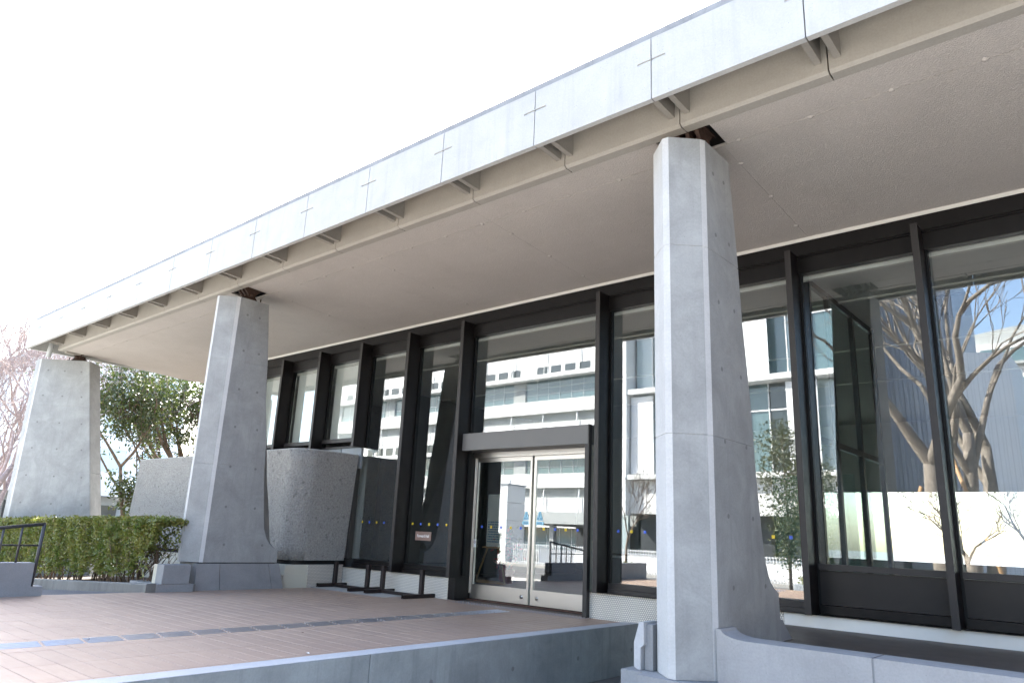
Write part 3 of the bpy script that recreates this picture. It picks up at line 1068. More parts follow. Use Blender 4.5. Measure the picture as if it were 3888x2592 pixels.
def pillar(name, label, x, y, rotz, tab, zbot, hole_ys, zjs, group):
    pl = thing(name, label, 'pillar', (x, y, 0.0), group)
    R = Matrix.Rotation(rotz, 3, 'Z')

    def W(p):
        q = R @ Vector(p)
        return (q.x + x, q.y + y, q.z)
    zs = sorted({z for z, _ in tab} | {zbot} | {2.4, 2.1}, reverse=True)
    zs = [z for z in zs if z >= zbot]
    for zj in zjs:
        zs += [zj + 0.006, zj + 0.0015, zj - 0.0015, zj - 0.006]
    zs = sorted(zs, reverse=True)
    groove = {zj + s for zj in zjs for s in (0.0015, -0.0015)}
    vv, ff = [], []
    for z in zs:
        yb = lerp_tab(tab, z)
        t_ = tch(z) if name != 'corner_pillar' else 0.012
        ring = [(.032, -.265), (.24, -.062), (HW, -.012), (HW, yb), (HW - t_, yb + t_)]
        ring = [(-a, b) for a, b in ring[::-1]][:] [::-1][::-1] + ring if False else [(a, b) for a, b in ring] + [(-a, b) for a, b in ring[::-1]]
        if z in groove:
            cyy = yb * .4
            ring = [(a * 0.985, cyy + (b - cyy) * 0.99) for a, b in ring]
        vv += [W((a, b, z)) for a, b in ring]
    n = 10
    for i in range(len(zs) - 1):
        for k_ in range(n):
            ff.append((i * n + k_, i * n + (k_ + 1) % n, (i + 1) * n + (k_ + 1) % n, (i + 1) * n + k_))
    ff.append(tuple(range(n)))
    ff.append(tuple(range((len(zs) - 1) * n, len(zs) * n))[::-1])
    sh = MB().add(vv, ff).build('shaft', 'pillar_concrete', pl, fix=False)
    sh.data.materials.append(MATS['edge_lit_facet_concrete'])
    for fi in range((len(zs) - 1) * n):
        if fi % n in (1, 9 - 1, 9):  # pale bevel edges, plus the left chamfer facet painted paler for its light
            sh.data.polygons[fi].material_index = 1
    sh.data.flip_normals()
    hb = None
    for zi, z in enumerate((4.28, 3.68, 3.05, 2.45, 1.83, 1.22, 0.66)):
        if z < zbot + 0.05:
            continue
        yb = lerp_tab(tab, z)
        for hy_ in hole_ys(yb):
            for sgn in (1, -1):
                mb = MB()
                v, f = [], []
                for r_, d_ in ((0.020, 0.0006), (0.015, 0.0022), (0.012, 0.0012)):
                    for k_ in range(12):
                        an = 2 * math.pi * k_ / 12
                        v.append(W((sgn * (HW + d_), hy_ + r_ * math.cos(an), z + r_ * math.sin(an))))
                for i in range(2):
                    for k_ in range(12):
                        f.append((i * 12 + k_, i * 12 + (k_ + 1) % 12, (i + 1) * 12 + (k_ + 1) % 12, (i + 1) * 12 + k_))
                f.append(tuple(range(24, 36)))
                mb.add(v, f)
                if sgn > 0:
                    mb.build('form_hole', 'hole_concrete', sh)
    return pl, W


def bearing(pl, W, yc, z0=4.55, z1=None):
    """cast pin bearing: sole plate, lower saddle, pin, upper shoe"""
    z1 = z1 or 4.73

    def lp(poly, x0, x1, name):
        mb = MB()
        n = len(poly)
        v = [W((x0, a, b)) for a, b in poly] + [W((x1, a, b)) for a, b in poly]
        f = [tuple(range(n))[::-1], tuple(range(n, 2 * n))] + [(i, (i + 1) % n, n + (i + 1) % n, n + i) for i in range(n)]
        mb.add(v, f)
        return mb.build(name, 'rusty_iron', pl)
    br = lp([(yc - .20, z0), (yc + .20, z0), (yc + .20, z0 + .022), (yc - .20, z0 + .022)], -.20, .20, 'bearing')
    zc = z0 + 0.10
    for xx in (-.13, -.03, .07):
        lp([(yc - .15, z0 + .022), (yc + .15, z0 + .022), (yc + .06, zc + .035), (yc - .06, zc + .035)], xx, xx + .05, 'saddle_rib').parent = br
        lp([(yc - .05, zc - .02), (yc + .05, zc - .02), (yc + .075, zc + .04), (yc + .17, z1), (yc - .17, z1), (yc - .075, zc + .04)], xx + .052, xx + .088, 'shoe_rib').parent = br
    mb = MB()
    mb.tube([W((-.185, yc, zc)), W((.185, yc, zc))], 0.036, 14)
    mb.tube([W((.186, yc, zc)), W((.205, yc, zc))], 0.022, 10)
    pn = mb.build('pin', 'rusty_iron', pl)
    pn.parent = br
    tp = lp([(yc - .19, z1), (yc + .19, z1), (yc + .19, z1 + .02), (yc - .19, z1 + .02)], -.19, .19, 'top_plate')
    tp.parent = br
    for q in (-.165, .165):
        mb = MB()
        mb.tube([W((.165, yc + q, z0 + .022)), W((.165, yc + q, z0 + .085))], 0.011, 8)
        b_ = mb.build('anchor_bolt', 'rusty_iron', pl)
        b_.parent = br


PG = 'tapered pillars carrying the roof edge'
hole2 = lambda yb: (0.13 + (yb - 0.485) * 0.25, yb - 0.16)
p2, W2 = pillar('tapered_pillar', 'tall tapered concrete pillar rising beside the deck wall and gallery parapet', -2.915, 5.56, 0.0, YB1, 0.0, hole2, (3.5, 1.85), PG)
bearing(p2, W2, 0.20, z1=4.80)
p1, W1 = pillar('tapered_pillar', 'tapered concrete pillar on a plinth between the hedge and the hammered wall', -11.07, 5.545, 0.0, YB1, 0.40, hole2, (3.5, 1.85), PG)
bearing(p1, W1, 0.22, z1=4.78)
YB0 = [(4.55, 1.07), (0.9, 1.76), (-0.5, 2.0)]
a0 = -rad(45)
# local shoulder corner (+HW, 0) must land on (-19.51, 5.30)
cx, cy_ = -19.51 - HW * math.cos(a0), 5.30 - HW * math.sin(a0)
p0, W0 = pillar('corner_pillar', 'broad pale concrete pillar turned diagonally under the roof corner behind the hedge', cx, cy_, a0, YB0, -0.5, lambda yb: (0.18, 0.18 + (yb - 0.36) * 0.5, yb - 0.18), (3.45, 1.95), PG)
bearing(p0, W0, 0.72, z1=4.735)
MB().tube([(-19.15, 5.30, 4.55), (-19.12, 5.33, 5.0)], 0.055, 14).build('downpipe', 'drain_pipe', p0)

# plinth under the near-deck pillar (three stone blocks with open joints)
for (a, b) in ((0.0, 0.262), (0.268, 0.858), (0.864, 1.0)):
    yt = lambda q: 5.44 + (6.815 - 5.44) * q
    yb_ = lambda q: 5.465 + (6.94 - 5.465) * q
    poly = [(yb_(a), -0.1), (yb_(b), -0.1), (yb_(b), 0.0), (yt(b), 0.385), (yt(a), 0.385), (yb_(a), 0.0)]
    MB().prism(poly, 0, -11.33, -10.802).build('plinth_block', 'plinth_concrete', p1)
MB().prism([(5.47, 0.385), (6.75, 0.385), (6.75, 0.402), (5.47, 0.402)], 0, -11.30, -10.83).build('plinth_joint', 'black_seal_gap', p1)
MB().prism([(5.40, 0.0), (5.44, 0.0), (5.44, .1), (5.40, .1)], 0, -11.3, -10.74).build('plinth_joint', 'old_kerb', p1)
# base of the tall pillar
MB().prism([(5.60, .16), (7.09, .16), (6.83, 0.368), (5.60, 0.368)], 0, -3.2, -2.652).build('plinth_block', 'plinth_concrete', p2)
MB().prism([(-3.2, 5.25), (-2.62, 5.25), (-2.62, 5.75), (-3.2, 5.75)], 2, GZ - .05, -0.003).build('footing', 'plinth_concrete', p2)

# ------------------------------------------------------------------ hammered curved wall
hwl = thing('hammered_wall', 'rough hammered grey concrete wall with a rounded corner beside the window wall', 'wall', (-11.6, 7.6, 0.0))
rc = 0.34
path_b = [(-17.75, 7.14)] + [(-11.07 - rc + rc * math.sin(a), 7.12 + rc - rc * math.cos(a)) for a in np.linspace(0, math.pi / 2, 12)] + [(-11.10, 8.30)]
path_t = [(-17.45, 7.10)] + [(-10.90 - rc + rc * math.sin(a), 7.06 + rc - rc * math.cos(a)) for a in np.linspace(0, math.pi / 2, 12)] + [(-10.90, 8.26)]
# resample long straight so bump reads; body as lofted skin plus cap
mb = MB()
nz = 9
n = len(path_b)
zs_ = np.linspace(0.42, 2.27, nz)
for iz, z in enumerate(zs_):
    q = iz / (nz - 1)
    mb.v += [(b[0] + (t__[0] - b[0]) * q, b[1] + (t__[1] - b[1]) * q, z) for b, t__ in zip(path_b, path_t)]
for iz in range(nz - 1):
    for i in range(n - 1):
        mb.f.append((iz * n + i, iz * n + i + 1, (iz + 1) * n + i + 1, (iz + 1) * n + i))
        mb.sm.append(0 < i < n - 2)
o_ = len(mb.v)
bk_b = [(-17.75, 8.30), (-11.10, 8.301)]
mb.v += [(-17.75, 8.40, 0.42), (-17.45, 8.40, 2.27), (-11.10, 8.305, 0.42), (-10.90, 8.262, 2.27)]
top = [(nz - 1) * n + i for i in range(n)] + [o_ + 3, o_ + 1]
mb.f.append(tuple(top))
mb.sm.append(False)
mb.f.append(tuple([i for i in range(n)][::-1] + [o_ + 0, o_ + 2]))
mb.sm.append(False)
mb.f.append((0, (nz - 1) * n, o_ + 1, o_ + 0))
mb.sm.append(False)
mb.build('wall_body', 'hammered_concrete', hwl)
cp = MB()
cp.v += [(x, y, 2.271) for x, y in path_t] + [(x, y, 2.285) for x, y in path_t]
for i in range(n - 1):
    cp.f.append((i, i + 1, n + i + 1, n + i))
    cp.sm.append(True)
cp.v += [(-17.45, 8.38, 2.285), (-10.9, 8.262, 2.285)]
cp.f.append(tuple(list(range(n, 2 * n)) + [2 * n + 1, 2 * n]))
cp.sm.append(False)
cp.build('wall_coping', 'coping_concrete', hwl)
gp = MB()
pin = [(x - 0.0, y + 0.03) for x, y in path_b]
gp.v += [(x, y, 0.355) for x, y in pin] + [(x, y, 0.418) for x, y in pin]
for i in range(n - 1):
    gp.f.append((i, i + 1, n + i + 1, n + i))
    gp.sm.append(True)
gp.build('shadow_gap', 'black_seal_gap', hwl)  # black strip puts the shade of the gap into the colour
P('wall_base', 'cream_paint', hwl, (-17.6, -10.92, 6.98, 7.46, -0.5, 0.20), (-17.6, -10.95, 7.03, 7.46, 0.20, 0.35))
MB().prism([(-10.935, 7.462), (-11.045, 8.26), (-12.5, 8.26), (-12.5, 7.462)], 2, -0.1, 0.354).build('mosaic_base', 'mosaic_tile', hwl)
# small wall tap by the pillar
tp_ = thing('wall_tap', 'small dark tap fixed to the hammered wall beside the pillar', 'tap', (-12.9, 7.1, 1.55))
MB().tube([(-12.95, 7.08, 1.62), (-12.95, 6.99, 1.62), (-12.95, 6.97, 1.5)], 0.022, 8).build('spout', 'brown_steel', tp_)
MB().tube([(-12.95, 7.03, 1.62), (-12.95, 7.03, 1.72)], 0.014, 8).build('handle', 'brown_steel', tp_)

# ------------------------------------------------------------------ deck walls and parapets
dw = thing('deck_wall', 'long grey concrete retaining wall along the open edge of the tiled deck', 'wall', (-5.1, 5.0, GZ))
mbw = MB()
mbw.bbox(-5.2, -5.0, -1.5, 4.1, GZ, 0.004, 0.006)
mbw.bbox(-5.2, -5.0, 4.106, 8.38, GZ, 0.004, 0.006)
mbw.build('wall_body', 'deck_wall_concrete', dw)
P('coping', 'coping_concrete', dw, (-5.197, -5.003, -1.49, 8.376, 0.0045, 0.0075))  # paler than the wall to stand for light on its upward face
for (yy, zz) in ((1.5, -.28), (2.6, -.28), (3.7, -.28), (4.8, -.28), (5.9, -.28), (7.0, -.28), (8.1, -.28)):
    v, f = [], []
    for r_, d_ in ((0.022, 0.0008), (0.016, 0.003), (0.013, 0.0015)):
        for k_ in range(12):
            an = 2 * math.pi * k_ / 12
            v.append((-5.0 + d_, yy + r_ * math.cos(an), zz + r_ * math.sin(an)))
    for i in range(2):
        for k_ in range(12):
            f.append((i * 12 + k_, i * 12 + (k_ + 1) % 12, (i + 1) * 12 + (k_ + 1) % 12, (i + 1) * 12 + k_))
    f.append(tuple(range(24, 36)))
    MB().add(v, f).build('form_hole', 'hole_concrete', dw)
eb = thing('end_block', 'notched pale concrete stub beside the foot of the tall pillar', 'block', (-3.3, 5.6, GZ))
MB().prism([(-3.30, 0.0), (-3.335, 0.02), (-3.335, 0.20), (-3.285, 0.36), (-3.245, 0.36), (-3.245, 0.19), (-3.275, 0.165), (-3.275, 0.0)], 1, 5.44, 5.66).build('stub', 'coping_concrete', eb)
P('stub_core', 'plinth_concrete', eb, (-3.26, -3.185, 5.48, 5.66, 0.0, 0.345))
P('lower_block', 'plinth_concrete', eb, (-3.42, -3.205, 5.38, 6.0, GZ, -0.004))

gpw = thing('gallery_parapet', 'pale grey concrete parapet of the raised gallery beside the tall pillar', 'wall', (0, 5.6, GZ))
for (xa, xb) in ((-2.648, -1.552), (-1.538, 1.12), (1.134, 3.8), (3.814, 6.5)):
    if xa < -2.6:
        prf = [(xa, GZ), (xb, GZ), (xb, 0.31)] + [(-2.42 - 0.19 * math.sin(a), 0.372 - 0.062 * math.cos(a)) for a in np.linspace(0, math.pi / 2, 6)] + [(xa, 0.372)]
    else:
        prf = [(xa, GZ), (xb, GZ), (xb, 0.31), (xa, 0.31)]
    MB().prism(prf, 1, 5.5, 5.775).build('parapet_panel', 'parapet_concrete', gpw)
P('parapet_joint', 'plinth_concrete', gpw, (-1.553, -1.537, 5.506, 5.77, GZ, 0.305))

# ramp beside the deck, kerb, planting bed
rp = MB()
rp.add([(-10.74, 3.1, -0.006), (-10.74, 4.72, -0.006), (-18.5, 4.72, -0.51), (-18.5, 3.1, -0.51)], [(0, 1, 2, 3)])
rp.add([(-10.74, 3.1, GZ), (-10.74, 4.72, GZ), (-18.5, 4.72, GZ), (-18.5, 3.1, GZ)], [(3, 2, 1, 0)])
ramp = rp.build('ramp', 'ramp_asphalt')
tag(ramp, 'grey asphalt ramp falling away from the deck beside the hedge', 'ramp', kind='structure')
kb = thing('planting_kerb', 'weathered low concrete kerb holding the hedge bed beside the ramp', 'kerb', (-13.0, 4.8, -0.4))
v = []
for (x, zt) in ((-10.72, 0.12), (-24.0, -0.605)):
    v += [(x, 4.722, zt - 0.9), (x, 4.86, zt - 0.9), (x, 4.86, zt), (x, 4.735, zt), (x, 4.722, zt - 0.012)]
MB().add(v, [(4, 3, 2, 1, 0), (5, 6, 7, 8, 9), (0, 1, 6, 5), (1, 2, 7, 6), (2, 3, 8, 7), (3, 4, 9, 8), (4, 0, 5, 9)]).build('kerb_body', 'old_kerb', kb)
P('kerb_return', 'plinth_concrete', kb, (-11.6, -10.722, 4.862, 5.40, -0.5, 0.105))
P('corner_block', 'plinth_concrete', kb, (-10.93, -10.715, 4.925, 5.325, 0.106, 0.374), bev=0.006)
P('cream_block', 'cream_paint', kb, (-11.05, -10.932, 4.935, 5.2, 0.106, 0.366))
bed = MB().add([(-11.5, 4.86, 0.07), (-24, 4.86, -0.63), (-24, 7.0, -0.63), (-11.5, 7.0, 0.07)], [(0, 1, 2, 3)]).build('soil_bed', 'soil')
tag(bed, 'brown soil of the planting bed under the hedge', 'soil', kind='structure')

# side wall with handrail left of the deck
rw = thing('ramp_wall', 'low grey concrete end wall at the edge of the deck beside the ramp', 'wall', (-10.8, 2.5, 0))
MB().prism([(-1.4, -0.5), (3.445, -0.5), (3.438, 0.117), (3.305, 0.113), (3.30, 0.397), (-1.4, 0.40)], 0, -10.93, -10.715).build('wall_body', 'plinth_concrete', rw)
hr = thing('handrail', 'dark painted tubular handrail on the low end wall in front of the hedge', 'handrail', (-10.8, 2.9, 0.4))
XH = -10.76
MB().tube([(XH, 3.32, 0.115), (XH, 3.335, 0.87)], 0.022, 10).build('end_post', 'rail_paint', hr)
MB().tube([(XH, 3.345, 0.872), (XH, 2.4, 0.745), (XH, 0.2, 0.45)], 0.021, 10).build('top_rail', 'rail_paint', hr)
MB().tube([(XH, 3.31, 0.606), (XH, 1.6, 0.60)], 0.011, 8).build('middle_rail', 'rail_paint', hr)
for yy in (3.098, 2.9, 2.7, 2.5):
    MB().tube([(XH, yy, 0.40), (XH, yy, 0.872 - (3.345 - yy) * 0.134)], 0.014, 8).build('post', 'rail_paint', hr)

# ------------------------------------------------------------------ tactile paving
tac = thing('tactile_path', 'line of raised grey guiding bars leading across the deck to the doors', 'tactile paving', (-6.83, 5.0, 0.0))
bar = MB().prism([(-0.0125, -0.001), (0.0125, -0.001), (0.0085, 0.0055), (-0.0085, 0.0055)], 1, 0.0, 0.282)
bar0 = None
xs_ = (-6.942, -6.868, -6.794, -6.72)
yy = 1.99 - 0.31 * 9
tx, ty, tz = ORG[tac.name]
seg = 0
while yy < 7.8:
    for i, x in enumerate(xs_):
        off = -0.013 * i
        if bar0 is None:
            bar0 = bar.build('guide_bar', 'tactile_bar', tac, org=(0, 0, 0))
            bar0.location = (x - tx, yy + off - ty, 0.001)
        else:
            inst(bar0, tac, (x - tx, yy + off - ty, 0.001))
    yy += 0.3095
st = MB()
for i in range(44):
    for j in range(5):
        x, y = -8.05 + i * 0.0545, 8.02 + j * 0.0545
        a = 0.011
        st.add([(x - a, y - a, 0), (x + a, y - a, 0), (x + a, y + a, 0), (x - a, y + a, 0), (x - a * .6, y - a * .6, 0.005), (x + a * .6, y - a * .6, 0.005), (x + a * .6, y + a * .6, 0.005), (x - a * .6, y + a * .6, 0.005)],
               [(4, 5, 6, 7), (0, 1, 5, 4), (1, 2, 6, 5), (2, 3, 7, 6), (3, 0, 4, 7)])
sto = st.build('warning_studs', 'stud', None, org=(-6.9, 8.1, 0.001))
tag(sto, 'band of small grey warning studs on the tiles before the doors', 'tactile studs', kind='stuff')

# ------------------------------------------------------------------ steel stands by the wall
SG = 'brown steel stands left beside the mosaic base'


def stand(label, xa, xb):
    s = thing('steel_stand', label, 'stand', ((xa + xb) / 2, 8.0, 0.0), SG)
    for x, yo in ((xa, 0.0), (xb, -0.05)):
        y0, y1 = 7.66 + yo, 8.4 + yo * 1.4
        y1 = min(y1, 8.25)
        cb = MB()
        h = 0.028
        # hollow square tube seen end on
        o = [(x - h, y0, 0.002), (x + h, y0, 0.002), (x + h, y0, 0.002 + 2 * h), (x - h, y0, 0.002 + 2 * h)]
        i_ = [(x - h + .007, y0, 0.009), (x + h - .007, y0, 0.009), (x + h - .007, y0, 2 * h - .005), (x - h + .007, y0, 2 * h - .005)]
        ob = [(p[0], y1, p[2]) for p in o]
        ib = [(p[0], y0 + 0.12, p[2]) for p in i_]
        cb.add(o + i_ + ob + ib, [(0, 1, 5, 4), (1, 2, 6, 5), (2, 3, 7, 6), (3, 0, 4, 7), (0, 8, 9, 1), (1, 9, 10, 2), (2, 10, 11, 3), (3, 11, 8, 0), (8, 11, 10, 9), (4, 5, 13, 12), (5, 6, 14, 13), (6, 7, 15, 14), (7, 4, 12, 15), (12, 13, 14, 15)])
        cb.build('foot_bar', 'brown_steel', s)
        yc = (y0 + y1) / 2 + 0.05
        P('post', 'brown_steel', s, (x - 0.032, x + 0.032, yc - 0.032, yc + 0.032, 0.0585, 0.415), bev=0.004)
    P('tie_bar', 'brown_steel', s, (xa + 0.0285, xb - 0.0285, 7.97, 8.02, 0.003, 0.05))
    return s


stand('brown steel tube stand with two short posts nearer the hammered wall', -10.9, -9.98)
stand('brown steel tube stand with two short posts nearer the entrance doors', -9.62, -8.66)


# ------------------------------------------------------------------ litter
def litter(label, mat, x, y, s, z=0.0):
    mb = MB()
    mb.add([(x - s, y, z + 0.002), (x, y - s * .45, z + 0.009), (x + s, y, z + 0.003), (x, y + s * .45, z + 0.010)], [(0, 1, 2), (0, 2, 3)])
    o = mb.build('fallen_litter', mat, None, org=(x, y, z))
    return tag(o, label, 'leaf')


litter('small white scrap lying by the coping of the deck wall', 'paper', -5.33, 3.72, 0.03)  # white scrap, drawn with the leaf mesh
litter('small brown dry leaf on the tiles beside the guiding bars', 'brown_cloth', -6.35, 4.35, 0.022)
litter('dark dry leaf lying across the guiding bars', 'brown_cloth', -6.85, 2.62, 0.02, 0.006)


# ------------------------------------------------------------------ plants
def grow(mb, p, d, length, r, depth, spread=0.55, tips=None, segs=3, upb=0.12, nb=(2, 3), shrink=0.72, sides=5, minr=0.004, rr=None):
    rr = rr or random
    pts = [Vector(p)]
    d = Vector(d).normalized()
    for i in range(segs):
        d = (d + Vector((rr.gauss(0, .12), rr.gauss(0, .12), rr.gauss(0, .10) + upb * 0.5))).normalized()
        pts.append(pts[-1] + d * length / segs)
    r1 = max(minr, r * 0.62)
    rs = [r + (r1 - r) * i / segs for i in range(segs + 1)]
    mb.tube(pts, rs, sides if r > 0.02 else 4, True, caps=False)
    if tips is not None and depth <= 2:
        for q in pts[1:]:
            tips.append(tuple(q))
    if depth == 0:
        return
    for b in range(rr.randint(*nb)):
        ax = Vector((rr.gauss(0, 1), rr.gauss(0, 1), rr.gauss(0, 1)))
        ax = (ax - d * ax.dot(d)).normalized()
        nd = (d + ax * spread * rr.uniform(0.6, 1.4) + Vector((0, 0, upb))).normalized()
        st_ = pts[-1] if b == 0 else pts[rr.randint(max(1, segs - 1), segs)]
        grow(mb, st_, nd, length * shrink * rr.uniform(0.8, 1.15), r1 * (0.95 if b == 0 else 0.72), depth - 1, spread, tips, segs, upb, nb, shrink, sides, minr, rr)


# hedge
hd = thing('clipped_hedge', 'clipped green hedge with bare lower stems in the bed between the pillars', 'hedge', (-15.0, 5.1, -0.1))


def hedge_base(x):
    return 0.09 + (x + 10.72) * 0.052


stems = MB()
tipc = []
for i in range(150):
    x = -11.25 - (i / 150.0) ** 1.25 * 11.5 + random.uniform(-.06, .06)
    y = random.uniform(4.95, 5.25)
    z0 = hedge_base(x)
    grow(stems, (x, y, z0 - 0.03), (random.gauss(0, .25), random.gauss(0, .2), 1), 0.27, 0.013, 2, 0.6, None, 2, 0.2, (2, 3), 0.85, 4, 0.003)
stems.build('stems', 'brown_bark', hd)


def hedge_top(x):
    return 1.0 + (x + 11.1) * 0.021


ph = []
nl = 62000
while len(ph) < nl:
    x = -11.0 - random.random() ** 1.35 * 11.5
    zt = hedge_top(x)
    zb = hedge_base(x) + 0.12
    yb0, yb1 = 4.80, 5.42
    if x < -17.5:
        yb1 = 5.2
    u = random.random()
    if u < 0.62:       # front face
        y = yb0 + abs(random.gauss(0, 0.05))
        z = zb + (zt - zb) * random.random() ** 0.8
        if random.random() < 0.6 * max(0, 0.22 - (z - zb) / (zt - zb)) / 0.22:
            continue
    elif u < 0.88:     # top
        y = random.uniform(yb0, yb1)
        z = zt - abs(random.gauss(0, 0.03)) + (random.uniform(0.02, 0.07) if random.random() < 0.04 else 0)
        if y < yb0 + .05:
            z -= 0.02
    else:              # inside
        y = random.uniform(yb0 + .05, yb1)
        z = random.uniform(zb + .25, zt)
    if x > -11.55:     # ragged open end
        e_ = (x + 11.55) / 0.55
        if z < 0.50 + 0.12 * e_ and random.random() < 0.9:
            continue
        if random.random() < 0.35 * e_:
            continue
        z -= 0.03 * e_ * e_
    bul = 0.035 * math.sin(x * 5.1 + z * 4) + 0.025 * math.sin(x * 11.0 + 1.3 + z * 7)
    ph.append((x, y - bul * (y < 5.0), z + 0.012 * math.sin(x * 9)))
lf = leaf_cloud(nl, ph, (0.014, 0.014, 0.014), 0.068, 'hedge_leaf', 'foliage', hd, 0.2, 0.38)
lf['kind'] = 'stuff'


def tree(name, label, cat, base, trunks, mat, group=None, leaves=None, depth=5, spread=0.5, seed=1, shrink=0.74, nb=(2, 3), minr=0.004, upb=0.1, segs=3, blobs=()):
    rr = random.Random(seed)
    tr_ = thing(name, label, cat, base, group)
    mb, br = MB(), MB()
    tips = []
    for (off, d, ln_, r_) in trunks:
        p = Vector(base) + Vector(off)
        d = Vector(d).normalized()
        pts, rs = [p], [r_ * 1.25]
        for i in range(4):
            d = (d + Vector((rr.gauss(0, .06), rr.gauss(0, .06), 0.02))).normalized()
            pts.append(pts[-1] + d * ln_ / 4)
            rs.append(r_ * (1.05, 0.92, 0.8, 0.62)[i])
        mb.tube(pts, rs, 10, True)
        for b in range(rr.randint(2, 3) + 1):
            ax = Vector((rr.gauss(0, 1), rr.gauss(0, 1), rr.gauss(0, .4)))
            ax = (ax - d * ax.dot(d)).normalized()
            nd = (d + ax * spread * rr.uniform(.7, 1.3)).normalized()
            st_ = pts[-1] if b < 2 else pts[-2]
            grow(br, st_, nd, ln_ * 0.62 * rr.uniform(.8, 1.15), rs[-1] * (0.98 if b < 2 else 0.8), depth, spread, tips, segs, upb, nb, shrink, 6, minr, rr)
    for (bc, brd_, nbk) in blobs:
        for i in range(nbk):
            q = Vector((rr.gauss(0, 1), rr.gauss(0, 1), rr.gauss(0, 1))).normalized() * rr.random() ** 0.45
            c0 = Vector(bc) + Vector((q.x * brd_[0], q.y * brd_[1], q.z * brd_[2]))
            for k_ in range(3):
                tips.append((c0.x + rr.gauss(0, .12), c0.y + rr.gauss(0, .12), c0.z + rr.gauss(0, .1)))
            if i % 3 == 0:
                e = Vector(bc) + (c0 - Vector(bc)) * 0.35 - Vector((0, 0, .35 * brd_[2]))
                br.tube([e, (e + c0) / 2 + Vector((rr.gauss(0, .1), rr.gauss(0, .1), .05)), c0], [0.022, 0.014, 0.006], 5)
    mb.build('trunk', mat, tr_)
    br.build('branches', mat, tr_)
    if leaves:
        n_, size, lmat, sp = leaves
        o = leaf_cloud(n_, tips, sp, size, lmat, 'crown', tr_)
        o['kind'] = 'stuff'
    return tr_


EG = 'evergreen trees beyond the hedge'
tree('evergreen_tree', 'slender leaning evergreen tree growing between the corner pillar and the hammered wall', 'tree', (-22.6, 9.35, -0.5),
     [((0, 0, 0), (-.05, -.22, 1), 3.0, 0.075), ((.1, .1, 0), (.0, -.05, 1), 2.8, 0.055)], 'brown_bark', EG, (5200, 0.14, 'evergreen_leaf', (.12, .12, .10)), 2, 0.55, 11, 0.7,
     blobs=[((-22.8, 8.7, 4.3), (1.2, 0.9, 1.3), 80), ((-22.5, 9.0, 1.7), (.7, .55, .55), 26)])
tree('evergreen_tree', 'forked evergreen tree with a dense crown rising behind the hammered wall', 'tree', (-23.5, 10.9, -0.5),
     [((0, 0, 0), (.05, .12, 1), 3.3, 0.11), ((-.1, -.2, 0), (.05, .1, 1), 3.0, 0.09)], 'brown_bark', EG, (7600, 0.14, 'evergreen_leaf', (.12, .12, .10)), 2, 0.7, 5, 0.75,
     blobs=[((-23.4, 11.2, 4.6), (1.4, 1.5, 1.5), 130), ((-23.2, 12.0, 2.9), (.9, .7, .7), 36)])
tree('evergreen_tree', 'leafy evergreen tree filling the gap under the roof behind the forked one', 'tree', (-28.5, 12.3, -0.5),
     [((0, 0, 0), (.0, -.05, 1), 3.2, 0.12)], 'brown_bark', EG, (4500, 0.15, 'evergreen_leaf', (.14, .14, .12)), 2, 0.7, 9, 0.75,
     blobs=[((-28.5, 12.2, 5.2), (1.5, 1.9, 1.4), 110)])
BG = 'bare trees beyond the corner pillar'
tree('bare_tree', 'bare spreading tree with a leaning brown trunk beyond the corner pillar', 'tree', (-26.3, 5.6, -0.5),
     [((0, 0, 0), (.25, .35, 1), 3.2, 0.12)], 'cherry_bark', BG, None, 6, 0.65, 21, 0.74, (2, 3), 0.007)
tree('bare_tree', 'bare twiggy tree in front of the far grey office tower', 'tree', (-32.0, 7.6, -0.5),
     [((0, 0, 0), (.05, .0, 1), 3.0, 0.14), ((.4, .3, 0), (.1, .15, 1), 3.0, 0.10)], 'cherry_bark', BG, None, 6, 0.7, 33, 0.76, (2, 3), 0.008)
tree('bare_tree', 'bare tree whose top twigs show above the roof corner', 'tree', (-37.0, 10.4, -0.5),
     [((0, 0, 0), (.0, .0, 1), 4.0, 0.16), ((-.5, -.4, 0), (.0, -.1, 1), 3.8, 0.12)], 'cherry_bark', BG, None, 6, 0.65, 44, 0.77, (2, 3), 0.009)
tree('garden_tree', 'bare garden tree seen through the rear windows of the hall', 'tree', (-4.6, 27.0, GZ),
     [((0, 0, 0), (.1, 0, 1), 1.5, 0.10), ((1.9, 1.0, 0), (-.1, 0, 1), 1.6, 0.09)], 'brown_bark', None, None, 5, 0.75, 61, 0.8, (2, 3), 0.008)
# far buildings behind the trees
fb = thing('far_tower', 'pale grey office tower far behind the bare trees', 'building', (-75, 22, GZ))
P('wall', 'far_wall', fb, (-84, -66, 19, 30, GZ, 14.2))
P('roof', 'far_grey', fb, (-84.4, -65.6, 18.6, 30.4, 14.21, 14.7))
for fl in range(4):
    for i in range(6):
        P('window', 'pale_glass', fb, (-83 + i * 2.8, -81.2 + i * 2.8, 18.93, 19.0, 1.4 + fl * 3.2, 3.3 + fl * 3.2))
    for i in range(3):
        P('window', 'pale_glass', fb, (-66, -65.93, 20 + i * 3.4, 22.2 + i * 3.4, 1.4 + fl * 3.2, 3.3 + fl * 3.2))
fb2 = thing('garden_building', 'low building with a white roof edge behind the evergreen trees', 'building', (-40, 16, GZ))
P('wall', 'far_grey', fb2, (-52, -38, 9, 24, GZ, 1.9))
P('roof', 'far_wall', fb2, (-53, -37.0, 8.2, 25, 1.91, 2.35))
for i in range(5):
    P('window', 'far_glass_dark', fb2, (-38, -37.93, 10 + i * 2.7, 12 + i * 2.7, 0.3, 1.5))
